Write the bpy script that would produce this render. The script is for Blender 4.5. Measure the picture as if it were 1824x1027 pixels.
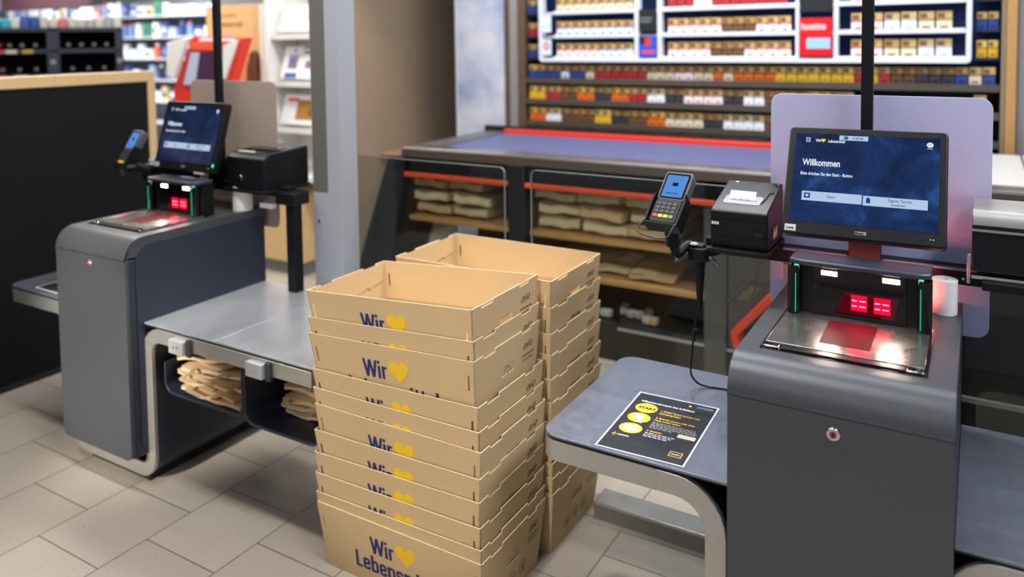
import bpy, bmesh, math, random
from mathutils import Vector, Matrix
R_ = math.radians
random.seed(7)
scn = bpy.context.scene
COL = scn.collection
for o in list(bpy.data.objects): bpy.data.objects.remove(o)

# ------------------------------------------------------------------ camera
def make_camera():
    yaw, pitch, roll, f, cx, cy = -0.5365, 0.0543, -0.0131, 1403.1, 914.3, 146.4
    fw = Vector((math.sin(yaw)*math.cos(pitch), math.cos(yaw)*math.cos(pitch), -math.sin(pitch)))
    r = Vector((math.cos(yaw), -math.sin(yaw), 0)); u = r.cross(fw)
    rr = r*math.cos(roll)+u*math.sin(roll); uu = -r*math.sin(roll)+u*math.cos(roll)
    cd = bpy.data.cameras.new('camera'); co = bpy.data.objects.new('camera', cd); COL.objects.link(co)
    m = Matrix((rr, uu, -fw)).transposed().to_4x4(); m.translation = (0, 0, 1.6)
    co.matrix_world = m
    cd.sensor_width = 36; cd.sensor_fit = 'HORIZONTAL'; cd.lens = 36*f/1824
    cd.shift_x = -(cx-912)/1824; cd.shift_y = (cy-513.5)/1824
    cd.dof.use_dof = True; cd.dof.focus_distance = 1.98; cd.dof.aperture_fstop = 1.6
    cd.clip_start = 0.05
    scn.camera = co
make_camera()
scn.view_settings.view_transform = 'Standard'; scn.view_settings.look = 'None'
scn.view_settings.gamma = 1; scn.view_settings.use_curve_mapping = False
scn.view_settings.exposure = 0.0

# ------------------------------------------------------------------ world and lights
w = bpy.data.worlds.new('world'); scn.world = w; w.use_nodes = True
w.node_tree.nodes['Background'].inputs[0].default_value = (0.62, 0.68, 0.85, 1)
w.node_tree.nodes['Background'].inputs[1].default_value = 0.38

def area(name, loc, size, power, col=(1, 1, 1), target=None, spread=180, sy=None):
    l = bpy.data.lights.new(name, 'AREA'); l.energy = power; l.color = col; l.size = size
    if sy: l.shape = 'RECTANGLE'; l.size_y = sy
    l.spread = R_(spread)
    o = bpy.data.objects.new(name, l); COL.objects.link(o); o.location = loc
    d = (Vector(target)-Vector(loc)) if target else Vector((0, 0, -1))
    o.rotation_euler = d.to_track_quat('-Z', 'Y').to_euler()
    return o
def spot(name, loc, target, power, angle=50, blend=.6, col=(1, .95, .87), r=.06):
    l = bpy.data.lights.new(name, 'SPOT'); l.energy = power; l.color = col
    l.spot_size = R_(angle); l.spot_blend = blend; l.shadow_soft_size = r
    o = bpy.data.objects.new(name, l); COL.objects.link(o); o.location = loc
    o.rotation_euler = (Vector(target)-Vector(loc)).to_track_quat('-Z', 'Y').to_euler()
    return o
# ceiling luminaires of the shop
area('ceiling_light_strip', (-2.3, 1.22, 3.25), 3.6, 84, (1, .97, .93), sy=.18)
area('ceiling_light_strip', (-1.4, -1.6, 3.25), 3.0, 30, (.95, .97, 1), sy=.4)
area('ceiling_light_strip', (1.3, 1.5, 3.25), .5, 105, (.86, .9, 1), sy=2.2)
area('ceiling_light_strip', (-5.2, 3.2, 3.25), .4, 95, (1, .93, .82), sy=1.5)
area('ceiling_light_strip', (-8.5, 5.2, 3.25), 1.2, 330, (.96, .98, 1), sy=3)
area('ceiling_light_strip', (-11.5, 5.8, 3.25), 1.2, 260, (.96, .98, 1), sy=3)
area('ceiling_light_strip', (-1.4, 3.1, 3.25), 3.0, 60, (.9, .93, 1), sy=.35)
area('tobacco_light_strip', (-1.3, 4.1, 2.9), 3.0, 46, (.9, .95, 1), (-1.3, 4.8, 1.5), sy=.12)
area('added_red_shield_light', (-.25, 2.12, .96), .28, .95, (1, .18, .15), (-.25, 2.3, 1.05), 170, sy=.04)  # added red lamp that tints the lower part of the right shield
spot('track_spot', (-1.0, -4.0, 2.9), (-1.42, 1.75, .60), 640, 12, .7)
spot('track_spot', (-2.5, -2.6, 2.6), (-2.78, 1.65, .50), 2000, 14, .9)
spot('track_spot', (-1.0, 3.0, 3.2), (-.95, 2.5, 0), 110, 50, .5)
spot('track_spot', (-2.6, 3.0, 3.1), (-4.1, 3.9, 1.0), 120, 50, .6, (1, .9, .75))

# ------------------------------------------------------------------ materials
def srgb(h):
    if isinstance(h, str):
        h = h.lstrip('#'); c = [int(h[i:i+2], 16)/255 for i in (0, 2, 4)]
    else: c = [v/255 for v in h]
    return tuple(v/12.92 if v <= .04045 else ((v+.055)/1.055)**2.4 for v in c)+(1,)
_M = {}
def mat(name, col, rough=.5, metal=0., noise=0., nscale=20., bump=0., bscale=60., spec=None, emit=None, estr=0., trans=0., coat=0., stretch=None, alpha=None, aniso=0.):
    if name in _M: return _M[name]
    m = bpy.data.materials.new(name); m.use_nodes = True; _M[name] = m
    nt = m.node_tree; b = nt.nodes['Principled BSDF']
    c = srgb(col); b.inputs['Base Color'].default_value = c
    b.inputs['Roughness'].default_value = rough; b.inputs['Metallic'].default_value = metal
    if spec is not None: b.inputs['Specular IOR Level'].default_value = spec
    if trans: b.inputs['Transmission Weight'].default_value = trans
    if coat: b.inputs['Coat Weight'].default_value = coat; b.inputs['Coat Roughness'].default_value = .08
    if aniso: b.inputs['Anisotropic'].default_value = aniso
    if emit: b.inputs['Emission Color'].default_value = srgb(emit); b.inputs['Emission Strength'].default_value = estr
    if alpha is not None: b.inputs['Alpha'].default_value = alpha
    if noise or bump:
        tc = nt.nodes.new('ShaderNodeTexCoord'); mp = nt.nodes.new('ShaderNodeMapping')
        nt.links.new(tc.outputs['Object'], mp.inputs[0])
        if stretch: mp.inputs['Scale'].default_value = stretch
    if noise:
        n = nt.nodes.new('ShaderNodeTexNoise'); n.inputs['Scale'].default_value = nscale; n.inputs['Detail'].default_value = 5
        nt.links.new(mp.outputs[0], n.inputs[0])
        mx = nt.nodes.new('ShaderNodeMix'); mx.data_type = 'RGBA'
        mx.inputs[6].default_value = tuple(v*(1-noise) for v in c[:3])+(1,); mx.inputs[7].default_value = tuple(min(1, v*(1+noise)) for v in c[:3])+(1,)
        nt.links.new(n.outputs[0], mx.inputs[0]); nt.links.new(mx.outputs[2], b.inputs['Base Color'])
        mr = nt.nodes.new('ShaderNodeMapRange'); mr.inputs[3].default_value = max(0, rough-.12); mr.inputs[4].default_value = min(1, rough+.12)
        nt.links.new(n.outputs[0], mr.inputs[0]); nt.links.new(mr.outputs[0], b.inputs['Roughness'])
    if bump:
        n2 = nt.nodes.new('ShaderNodeTexNoise'); n2.inputs['Scale'].default_value = bscale; n2.inputs['Detail'].default_value = 4
        nt.links.new(mp.outputs[0], n2.inputs[0])
        bp = nt.nodes.new('ShaderNodeBump'); bp.inputs['Strength'].default_value = bump; bp.inputs['Distance'].default_value = .002
        nt.links.new(n2.outputs[0], bp.inputs['Height']); nt.links.new(bp.outputs[0], b.inputs['Normal'])
    return m
def emis(name, col, s):
    if name in _M: return _M[name]
    m = bpy.data.materials.new(name); m.use_nodes = True; _M[name] = m
    nt = m.node_tree; nt.nodes.clear()
    e = nt.nodes.new('ShaderNodeEmission'); o = nt.nodes.new('ShaderNodeOutputMaterial')
    e.inputs[0].default_value = srgb(col); e.inputs[1].default_value = s; nt.links.new(e.outputs[0], o.inputs[0])
    return m
def screen_mat(name, c1, c2, c3, s, scale=9):
    m = emis(name, c1, s); nt = m.node_tree
    e = [n for n in nt.nodes if n.type == 'EMISSION'][0]
    tc = nt.nodes.new('ShaderNodeTexCoord'); n = nt.nodes.new('ShaderNodeTexNoise'); n.inputs['Scale'].default_value = scale
    n.inputs['Detail'].default_value = 8; n.inputs['Roughness'].default_value = .65; n.inputs['Distortion'].default_value = .6
    r = nt.nodes.new('ShaderNodeValToRGB'); cr = r.color_ramp
    cr.elements[0].position = .3; cr.elements[0].color = srgb(c1); cr.elements[1].position = .72; cr.elements[1].color = srgb(c3)
    k = cr.elements.new(.52); k.color = srgb(c2)
    nt.links.new(tc.outputs['Object'], n.inputs[0]); nt.links.new(n.outputs[0], r.inputs[0]); nt.links.new(r.outputs[0], e.inputs[0])
    # glossy cover glass over the display
    g = nt.nodes.new('ShaderNodeBsdfGlossy'); g.inputs['Roughness'].default_value = .12; g.inputs[0].default_value = (.05, .05, .05, 1)
    ad = nt.nodes.new('ShaderNodeAddShader'); o = [x for x in nt.nodes if x.type == 'OUTPUT_MATERIAL'][0]
    nt.links.new(e.outputs[0], ad.inputs[0]); nt.links.new(g.outputs[0], ad.inputs[1]); nt.links.new(ad.outputs[0], o.inputs[0])
    return m
def glass_mat(name, tint, fac=.06, rough=.0):
    if name in _M: return _M[name]
    m = bpy.data.materials.new(name); m.use_nodes = True; _M[name] = m
    nt = m.node_tree; nt.nodes.clear()
    t = nt.nodes.new('ShaderNodeBsdfTransparent'); t.inputs[0].default_value = srgb(tint)
    g = nt.nodes.new('ShaderNodeBsdfGlossy'); g.inputs['Roughness'].default_value = rough
    lw = nt.nodes.new('ShaderNodeLayerWeight'); lw.inputs[0].default_value = .5
    pw = nt.nodes.new('ShaderNodeMath'); pw.operation = 'POWER'; pw.inputs[1].default_value = 4.5
    fr = nt.nodes.new('ShaderNodeMath'); fr.operation = 'MULTIPLY_ADD'; fr.inputs[1].default_value = .6; fr.inputs[2].default_value = .025
    nt.links.new(lw.outputs['Facing'], pw.inputs[0]); nt.links.new(pw.outputs[0], fr.inputs[0])
    mx = nt.nodes.new('ShaderNodeMixShader'); o = nt.nodes.new('ShaderNodeOutputMaterial')
    nt.links.new(fr.outputs[0], mx.inputs[0]); nt.links.new(t.outputs[0], mx.inputs[1]); nt.links.new(g.outputs[0], mx.inputs[2]); nt.links.new(mx.outputs[0], o.inputs[0])
    return m
def frosted_mat(name, col, mixf=.35):
    m = bpy.data.materials.new(name); m.use_nodes = True; _M[name] = m
    nt = m.node_tree; nt.nodes.clear()
    d = nt.nodes.new('ShaderNodeBsdfPrincipled'); d.inputs['Base Color'].default_value = srgb(col); d.inputs['Roughness'].default_value = .35
    t = nt.nodes.new('ShaderNodeBsdfTransparent'); t.inputs[0].default_value = (.9, .88, .9, 1)
    tl = nt.nodes.new('ShaderNodeBsdfTranslucent'); tl.inputs[0].default_value = srgb(col)
    m1 = nt.nodes.new('ShaderNodeMixShader'); m1.inputs[0].default_value = .3
    m2 = nt.nodes.new('ShaderNodeMixShader'); m2.inputs[0].default_value = mixf
    o = nt.nodes.new('ShaderNodeOutputMaterial')
    nt.links.new(d.outputs[0], m1.inputs[1]); nt.links.new(tl.outputs[0], m1.inputs[2])
    nt.links.new(m1.outputs[0], m2.inputs[1]); nt.links.new(t.outputs[0], m2.inputs[2]); nt.links.new(m2.outputs[0], o.inputs[0])
    return m

ANTH = mat('anthracite_paint', '#54565a', .36, .45, spec=.5, bump=.15, bscale=700)
NAVY = mat('navy_paint', '#262c3a', .45, 0, bump=.1, bscale=600)
STEEL = mat('brushed_steel', '#bcb9b2', .38, .7, noise=.08, nscale=14, bump=.12, bscale=220, stretch=(1, 1, 6))
STEELT = mat('steel_table_sheet', '#bfc1c5', .32, .6, noise=.1, nscale=9, bump=.08, bscale=160)
HAMMER = mat('textured_steel_sheet', '#878b97', .32, .7, noise=.06, nscale=40, bump=.14, bscale=240)
PLATE = mat('scanner_steel', '#b4b2ae', .26, .95, noise=.06, nscale=14)
CHROME = mat('chrome', '#d8d8d8', .12, 1)
BLACK = mat('black_plastic', '#121315', .40, 0, spec=.3, bump=.12, bscale=900)
BLACKM = mat('black_metal', '#0e0f12', .5, 0, spec=.25)
GLOSS = mat('black_gloss', '#08090a', .12, 0)
RUBBER = mat('black_rubber', '#14161a', .6)
WHITE = mat('white_print', '#f2f3f5', .5)
PAPER = mat('white_paper', '#f0ede6', .7)
GREYP = mat('grey_print', '#8d9096', .6)
NAVYP = mat('navy_print', '#1b2560', .6)
YELP = mat('yellow_print', '#eec01c', .6)
YELB = mat('yellow_sheet_print', '#f3cf22', .5)
DARKP = mat('sheet_black_print', '#14161d', .4, noise=.4, nscale=60)
STAMP = mat('stamp_print', '#5f4f3d', .8)
CARD = mat('cardboard', '#caac7f', .78, 0, noise=.06, nscale=7, bump=.12, bscale=180)
CARDE = mat('cardboard_edge', '#ecd5aa', .8, 0, noise=.12, nscale=90)
KRAFT = mat('kraft_paper', '#cdab7d', .8, 0, noise=.12, nscale=12, bump=.2, bscale=60)
KRAFTL = mat('light_kraft_paper', '#dcbf98', .8, 0, noise=.1, nscale=12, bump=.2, bscale=60)
WOOD = mat('beech_wood', '#d3b27e', .5, 0, noise=.12, nscale=5, stretch=(14, 14, .8))
WOODD = mat('oak_edge_wood', '#b5894f', .5, 0, noise=.15, nscale=6, stretch=(2, 2, 9))
ORANGE = mat('orange_rail', '#e2502b', .4)
REDC = mat('red_rail', '#e63a26', .35)
GLASS = glass_mat('clear_glass', '#e8ecea')
GEDGE = mat('glass_edge', '#757874', .25, 0, spec=.8)
REDGL = mat('red_scan_glass', '#4a0810', .5, 0, spec=.12, emit='#5a0010', estr=.10)
WGLASS = mat('smoked_window', '#150e0e', .09, 0)
LEDR = emis('red_led', '#ff0626', 2.6)
LEDW = emis('warm_lamp', '#ffd2b8', 30)
LEDG = emis('green_led', '#19b377', 1.2)
LEDGB = emis('green_led_bright', '#30e070', 3)

# ------------------------------------------------------------------ mesh helpers
class MB:
    def __init__(s): s.v = []; s.f = []; s.m = []
    def add(s, vs, fs, m=0):
        b = len(s.v); s.v += [tuple(x) for x in vs]
        for f in fs: s.f.append([b+i for i in f]); s.m.append(m)
        return s
    def box(s, x0, x1, y0, y1, z0, z1, m=0):
        v = [(x, y, z) for z in (z0, z1) for y in (y0, y1) for x in (x0, x1)]
        return s.add(v, [(0, 2, 3, 1), (4, 5, 7, 6), (0, 1, 5, 4), (2, 6, 7, 3), (0, 4, 6, 2), (1, 3, 7, 5)], m)
    def obox(s, c, rx, ry, rz, hx, hy, hz, m=0):   # oriented box
        c, rx, ry, rz = map(Vector, (c, rx, ry, rz))
        v = [c+rx*(i*hx)+ry*(j*hy)+rz*(k*hz) for k in (-1, 1) for j in (-1, 1) for i in (-1, 1)]
        return s.add(v, [(0, 2, 3, 1), (4, 5, 7, 6), (0, 1, 5, 4), (2, 6, 7, 3), (0, 4, 6, 2), (1, 3, 7, 5)], m)
    def prism(s, pts, ax, a, b, m=0):
        n = len(pts)
        def p(q, t):
            return (t, q[0], q[1]) if ax == 'x' else (q[0], t, q[1]) if ax == 'y' else (q[0], q[1], t)
        v = [p(q, a) for q in pts]+[p(q, b) for q in pts]
        return s.add(v, [list(range(n))[::-1], list(range(n, 2*n))]+[(i, (i+1) % n, n+(i+1) % n, n+i) for i in range(n)], m)
    def cyl(s, p0, p1, r0, r1=None, n=20, m=0):
        p0 = Vector(p0); p1 = Vector(p1); r1 = r0 if r1 is None else r1
        d = (p1-p0).normalized(); a = d.orthogonal().normalized(); b = d.cross(a)
        v = []
        for p, r in ((p0, r0), (p1, r1)):
            for i in range(n):
                t = 2*math.pi*i/n; v.append(p+a*(r*math.cos(t))+b*(r*math.sin(t)))
        return s.add(v, [list(range(n))[::-1], list(range(n, 2*n))]+[(i, (i+1) % n, n+(i+1) % n, n+i) for i in range(n)], m)
    def tube(s, path, r, n=8, m=0):
        path = [Vector(p) for p in path]; rings = []
        for i, p in enumerate(path):
            d = (path[min(i+1, len(path)-1)]-path[max(i-1, 0)]).normalized()
            up = Vector((0, 0, 1)) if abs(d.z) < .95 else Vector((0, 1, 0))
            a = d.cross(up).normalized(); b = d.cross(a)
            rings.append([p+a*(r*math.cos(2*math.pi*k/n))+b*(r*math.sin(2*math.pi*k/n)) for k in range(n)])
        v = [q for rg in rings for q in rg]; f = [list(range(n))[::-1], [len(v)-n+k for k in range(n)]]
        for i in range(len(path)-1):
            for k in range(n): f.append((i*n+k, i*n+(k+1) % n, (i+1)*n+(k+1) % n, (i+1)*n+k))
        return s.add(v, f, m)
def smooth_path(pts, k=6):
    pts = [Vector(p) for p in pts]; out = []
    P_ = [pts[0]]+pts+[pts[-1]]
    for i in range(1, len(P_)-2):
        for j in range(k):
            t = j/k; a, b, c, d = P_[i-1], P_[i], P_[i+1], P_[i+2]
            out.append(.5*((2*b)+(c-a)*t+(2*a-5*b+4*c-d)*t*t+(3*b-a-3*c+d)*t**3))
    return out+[pts[-1]]
def rrect(x0, x1, z0, z1, r, n=6):
    """rounded rectangle; r = one radius or four (bottom left, bottom right, top right, top left)"""
    rs = r if isinstance(r, (list, tuple)) else (r,)*4; out = []
    for (cx, cz, a0, q) in ((x0, z0, 180, rs[0]), (x1, z0, 270, rs[1]), (x1, z1, 0, rs[2]), (x0, z1, 90, rs[3])):
        if q <= 0: out.append((cx, cz)); continue
        ox = cx+(q if cx == x0 else -q); oz = cz+(q if cz == z0 else -q)
        for i in range(n+1):
            a = R_(a0+90*i/n); out.append((ox+q*math.cos(a), oz+q*math.sin(a)))
    return out
def ribbon(path, t, r, n=7):
    """closed outline of a bent strip: polyline path (2d), thickness t, centreline corner radius r"""
    L = []
    for i, p in enumerate(path):
        p = Vector(p)
        if i in (0, len(path)-1): L.append((p, None)); continue
        a = (Vector(path[i-1])-p).normalized(); b = (Vector(path[i+1])-p).normalized()
        rr = r[i] if isinstance(r, (list, tuple)) else r
        ha = math.acos(max(-1, min(1, a.dot(b))))/2; d = rr/math.tan(ha)
        c = p+(a+b).normalized()*(rr/math.sin(ha)); s0 = p+a*d-c; s1 = p+b*d-c
        a0 = math.atan2(s0.y, s0.x); a1 = math.atan2(s1.y, s1.x); da = (a1-a0+math.pi) % (2*math.pi)-math.pi
        for k in range(n+1):
            an = a0+da*k/n; L.append((c+Vector((math.cos(an), math.sin(an)))*rr, None))
    pts = [q[0] for q in L]; le = []; ri = []
    for i, p in enumerate(pts):
        d = (pts[min(i+1, len(pts)-1)]-pts[max(i-1, 0)]).normalized(); nn = Vector((-d.y, d.x))*t/2
        le.append(tuple(p+nn)); ri.append(tuple(p-nn))
    return le+ri[::-1]
def finish(o, bevel, segs, smooth):
    me = o.data
    if smooth:
        me.polygons.foreach_set('use_smooth', [True]*len(me.polygons)); me.set_sharp_from_angle(angle=R_(smooth))
    if bevel:
        b = o.modifiers.new('bevel', 'BEVEL'); b.width = bevel; b.segments = segs; b.limit_method = 'ANGLE'; b.angle_limit = R_(35)
def link(name, me, parent=None, world=True):
    o = bpy.data.objects.new(name, me); COL.objects.link(o)
    if parent: o.parent = parent
    return o
def build(mb, name, mats, parent=None, bevel=0, segs=2, smooth=35, loc=None):
    """vertices are in world coordinates; stored relative to the parent chain or to loc"""
    me = bpy.data.meshes.new(name)
    inv = None
    if parent: inv = full(parent).inverted()
    vs = mb.v
    if inv: vs = [inv @ Vector(v) for v in vs]
    elif loc: vs = [Vector(v)-Vector(loc) for v in vs]
    me.from_pydata([tuple(v) for v in vs], [], mb.f)
    for m in (mats if isinstance(mats, (list, tuple)) else [mats]): me.materials.append(m)
    me.polygons.foreach_set('material_index', mb.m)
    bm = bmesh.new(); bm.from_mesh(me); bmesh.ops.recalc_face_normals(bm, faces=bm.faces); bm.to_mesh(me); bm.free()
    me.update()
    o = link(name, me, parent)
    if loc and not parent: o.location = loc
    finish(o, bevel, segs, smooth)
    return o
def full(o):
    m = Matrix.LocRotScale(o.location, o.rotation_euler, o.scale)
    return full(o.parent) @ m if o.parent else m
def tag(o, label, cat, group=None, kind=None):
    if label: o['label'] = label
    if cat: o['category'] = cat
    if group: o['group'] = group
    if kind: o['kind'] = kind
    return o
def thing(name, label, cat, loc, group=None, rz=0, ry=0, rx=0):
    o = bpy.data.objects.new(name, None); COL.objects.link(o); o.location = loc; o.rotation_euler = (rx, ry, rz); o.empty_display_size = .05
    return tag(o, label, cat, group)
def struct(mb, name, m, **k):
    o = build(mb, name, m, **k); o['kind'] = 'structure'; return o
def text(s, size, org, xd, yd, m, parent, name='lettering', xs=1., bold=0., off=.0006, align='LEFT', ls=1.):
    """flat printed lettering lying on a surface (origin, x and y direction in world space)"""
    cu = bpy.data.curves.new('t', 'FONT'); cu.body = s; cu.size = size; cu.offset = bold; cu.align_x = align; cu.extrude = .0001; cu.space_line = ls; cu.resolution_u = 3
    t = bpy.data.objects.new('t', cu); COL.objects.link(t)
    dg = bpy.context.evaluated_depsgraph_get(); me = bpy.data.meshes.new_from_object(t.evaluated_get(dg)); bpy.data.objects.remove(t); bpy.data.curves.remove(cu)
    xd = Vector(xd).normalized(); yd = Vector(yd).normalized(); n = xd.cross(yd).normalized()
    inv = full(parent).inverted() if parent else Matrix()
    for v in me.vertices: v.co = inv @ (Vector(org)+xd*(v.co.x*xs)+yd*v.co.y+n*(off+v.co.z))
    me.materials.clear(); me.materials.append(m); me.name = name
    return link(name, me, parent)
def heart_pts(w):
    pts = []
    for i in range(36):
        t = 2*math.pi*i/36; pts.append((w*(16*math.sin(t)**3)/32, w*(13*math.cos(t)-5*math.cos(2*t)-2*math.cos(3*t)-math.cos(4*t))/32))
    return pts
def flat(pts2, org, xd, yd, m, parent, name, th=.0004, off=.0004):
    xd = Vector(xd).normalized(); yd = Vector(yd).normalized(); n = xd.cross(yd).normalized(); mb = MB(); k = len(pts2)
    v = [Vector(org)+xd*p[0]+yd*p[1]+n*off for p in pts2]+[Vector(org)+xd*p[0]+yd*p[1]+n*(off+th) for p in pts2]
    mb.add(v, [list(range(k))[::-1], list(range(k, 2*k))]+[(i, (i+1) % k, k+(i+1) % k, k+i) for i in range(k)])
    return build(mb, name, m, parent, smooth=0)
def copy_tree(o, parent=None):
    c = o.copy(); COL.objects.link(c); c.parent = parent
    for ch in list(o.children): copy_tree(ch, c)
    return c
def rect(x0, x1, y0, y1): return [(x0, y0), (x1, y0), (x1, y1), (x0, y1)]
def ell(cx, cy, rx, ry, n=28): return [(cx+rx*math.cos(2*math.pi*i/n), cy+ry*math.sin(2*math.pi*i/n)) for i in range(n)]

GL = {'W': (.98, [[(.08, 1), (.27, 0)], [(.47, 1), (.27, 0)], [(.47, 1), (.67, 0)], [(.88, 1), (.67, 0)]]), 'i': (.26, [[(.09, 0), (.09, .72)], [(.09, .84), (.09, 1)]]),
      'r': (.38, [[(.09, 0), (.09, .72)], [(.09, .645), (.33, .645)]]), 'L': (.47, [[(.09, 1), (.09, 0)], [(.09, .075), (.42, .075)]]),
      'e': (.52, [[(.09, .37), (.39, .37), (.39, .64), (.09, .64), (.09, .08), (.39, .08), (.39, .22)]]), 'b': (.53, [[(.09, 1), (.09, 0)], [(.09, .64), (.40, .64), (.40, .08), (.09, .08)]]),
      'n': (.53, [[(.09, 0), (.09, .72)], [(.09, .64), (.40, .64), (.40, 0)]]), 's': (.50, [[(.38, .50), (.38, .64), (.09, .64), (.09, .37), (.38, .37), (.38, .08), (.09, .08), (.09, .22)]]),
      'm': (.76, [[(.09, 0), (.09, .72)], [(.09, .64), (.36, .64), (.36, 0)], [(.36, .64), (.63, .64), (.63, 0)]]), 't': (.36, [[(.13, .95), (.13, .08), (.30, .08)], [(0, .64), (.30, .64)]]),
      'l': (.26, [[(.09, 0), (.09, 1)]]), '.': (.2, [[(.09, 0), (.09, .15)]])}
def block_text(st, cap, org, xd, yd, m, parent, xs=1., name='slogan_print'):
    """heavy condensed block lettering drawn as strokes"""
    xd = Vector(xd).normalized(); yd = Vector(yd).normalized(); n = xd.cross(yd).normalized(); mb = MB(); x = 0; lay = 0
    for ch in st:
        w_, strokes = GL[ch]
        for p in strokes:
            o = ribbon(p, .15 if ch != 'W' else .13, .085 if ch not in 'WrL' else .012, 4) if len(p) > 2 else rect(p[0][0]-.085, p[1][0]+.085, min(p[0][1], p[1][1]), max(p[0][1], p[1][1])) if p[0][0] == p[1][0] else [(p[0][0]-.085, p[0][1]), (p[0][0]+.085, p[0][1]), (p[1][0]+.085, p[1][1]), (p[1][0]-.085, p[1][1])] if p[0][1] != p[1][1] else rect(p[0][0], p[1][0], p[0][1]-.07, p[0][1]+.07)
            k = len(o); lay = (lay+1) % 2; q = .0005+.00005*lay
            v = [Vector(org)+xd*((x+a)*cap*xs)+yd*(b*cap)+n*q for a, b in o]
            mb.add(v, [list(range(k))])
        x += w_
    return build(mb, name, m, parent, smooth=0)

# ------------------------------------------------------------------ the setting
def floor_mat():
    m = bpy.data.materials.new('floor_tiles'); m.use_nodes = True; nt = m.node_tree; b = nt.nodes['Principled BSDF']
    N = lambda t: nt.nodes.new(t); L = nt.links.new
    def M(op, a, bb=None, c=None):
        n = N('ShaderNodeMath'); n.operation = op
        for i, v in enumerate((a, bb, c)):
            if v is None: continue
            if isinstance(v, (int, float)): n.inputs[i].default_value = v
            else: L(v, n.inputs[i])
        return n.outputs[0]
    g = N('ShaderNodeNewGeometry'); sp = N('ShaderNodeSeparateXYZ'); L(g.outputs['Position'], sp.inputs[0])
    s = .3288
    u = M('DIVIDE', M('ADD', sp.outputs[0], 2.628), s); col = M('FLOOR', u)
    v = M('ADD', M('DIVIDE', M('SUBTRACT', sp.outputs[1], 1.6692), s), M('MULTIPLY', M('FLOORED_MODULO', col, 2), .5))
    row = M('FLOOR', v)
    fu = M('SUBTRACT', u, col); fv = M('SUBTRACT', v, row)
    du = M('MINIMUM', fu, M('SUBTRACT', 1, fu)); dv = M('MINIMUM', fv, M('SUBTRACT', 1, fv))
    d = M('MINIMUM', du, dv); line = M('LESS_THAN', d, .0075)
    cb = N('ShaderNodeCombineXYZ'); L(col, cb.inputs[0]); L(row, cb.inputs[1])
    wn = N('ShaderNodeTexWhiteNoise'); L(cb.outputs[0], wn.inputs['Vector'])
    n1 = N('ShaderNodeTexNoise'); n1.inputs['Scale'].default_value = 3; n1.inputs['Detail'].default_value = 6; L(g.outputs['Position'], n1.inputs['Vector'])
    vo = N('ShaderNodeTexVoronoi'); vo.inputs['Scale'].default_value = 62; L(g.outputs['Position'], vo.inputs['Vector'])
    n3 = N('ShaderNodeTexNoise'); n3.inputs['Scale'].default_value = 25; L(g.outputs['Position'], n3.inputs['Vector'])
    speck = M('MULTIPLY', M('LESS_THAN', vo.outputs['Distance'], .16), M('GREATER_THAN', n3.outputs[0], .53))
    mx = N('ShaderNodeMix'); mx.data_type = 'RGBA'; mx.inputs[6].default_value = srgb('#a1978a'); mx.inputs[7].default_value = srgb('#b9afa0')
    L(M('MULTIPLY', M('ADD', wn.outputs['Value'], n1.outputs[0]), .5), mx.inputs[0])
    m2 = N('ShaderNodeMix'); m2.data_type = 'RGBA'; L(M('MULTIPLY', speck, .55), m2.inputs[0]); L(mx.outputs[2], m2.inputs[6]); m2.inputs[7].default_value = srgb('#75695a')
    m3 = N('ShaderNodeMix'); m3.data_type = 'RGBA'; L(line, m3.inputs[0]); L(m2.outputs[2], m3.inputs[6]); m3.inputs[7].default_value = srgb('#6f685c')
    L(m3.outputs[2], b.inputs['Base Color'])
    mr = N('ShaderNodeMapRange'); mr.inputs[3].default_value = .28; mr.inputs[4].default_value = .48; L(n1.outputs[0], mr.inputs[0]); L(mr.outputs[0], b.inputs['Roughness'])
    bp = N('ShaderNodeBump'); bp.inputs['Strength'].default_value = .5; bp.inputs['Distance'].default_value = .002; L(M('SUBTRACT', 1, line), bp.inputs['Height']); L(bp.outputs[0], b.inputs['Normal'])
    return m
struct(MB().box(-16, 4, -3, 10, -.1, 0), 'floor', floor_mat())
GREYW = mat('grey_wall_paint', '#8e8b88', .7, noise=.05, nscale=3)
BROWNW = mat('taupe_wall_paint', '#a08a72', .6, noise=.05, nscale=3)
struct(MB().box(-16, 4, 9.0, 9.1, 0, 3.4), 'wall_back', GREYW)
struct(MB().box(-16, 4, -3, 10, 3.4, 3.5), 'ceiling', mat('ceiling_paint', '#8c8c8c', .8))
struct(MB().box(-4.3, -3.95, 4.32, 6.3, 0, 3.4), 'wall_left', BROWNW, bevel=.004)
struct(MB().box(-3.34, .6, 5.2, 5.3, 0, 3.4), 'wall_behind_tobacco', mat('dark_wall', '#3a3634', .7))
struct(MB().box(.16, 1.8, 4.78, 4.86, 0, 3.4), 'wall_right', GREYW)
# pillar clad in a pale cloudy blue sheet
def cloud():
    m = mat('cloudy_blue_sheet', '#b4bcd6', .5); nt = m.node_tree; b = nt.nodes['Principled BSDF']
    tc = nt.nodes.new('ShaderNodeTexCoord'); n = nt.nodes.new('ShaderNodeTexNoise'); n.inputs['Scale'].default_value = 2.2; n.inputs['Detail'].default_value = 5
    r = nt.nodes.new('ShaderNodeValToRGB'); r.color_ramp.elements[0].color = srgb('#8a9ac4'); r.color_ramp.elements[1].color = srgb('#d6d8e2'); r.color_ramp.elements[0].position = .38; r.color_ramp.elements[1].position = .6
    nt.links.new(tc.outputs['Object'], n.inputs[0]); nt.links.new(n.outputs[0], r.inputs[0]); nt.links.new(r.outputs[0], b.inputs['Base Color']); return m
pil = thing('pillar', 'wide pillar clad in a pale cloudy blue panel left of the cigarette wall', 'pillar', (-3.12, 4.9, 0))
build(MB().box(-3.338, -2.915, 4.81, 5.19, 0, 3.35), 'core', mat('pillar_core', '#6b5a5a', .6), pil)
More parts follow.
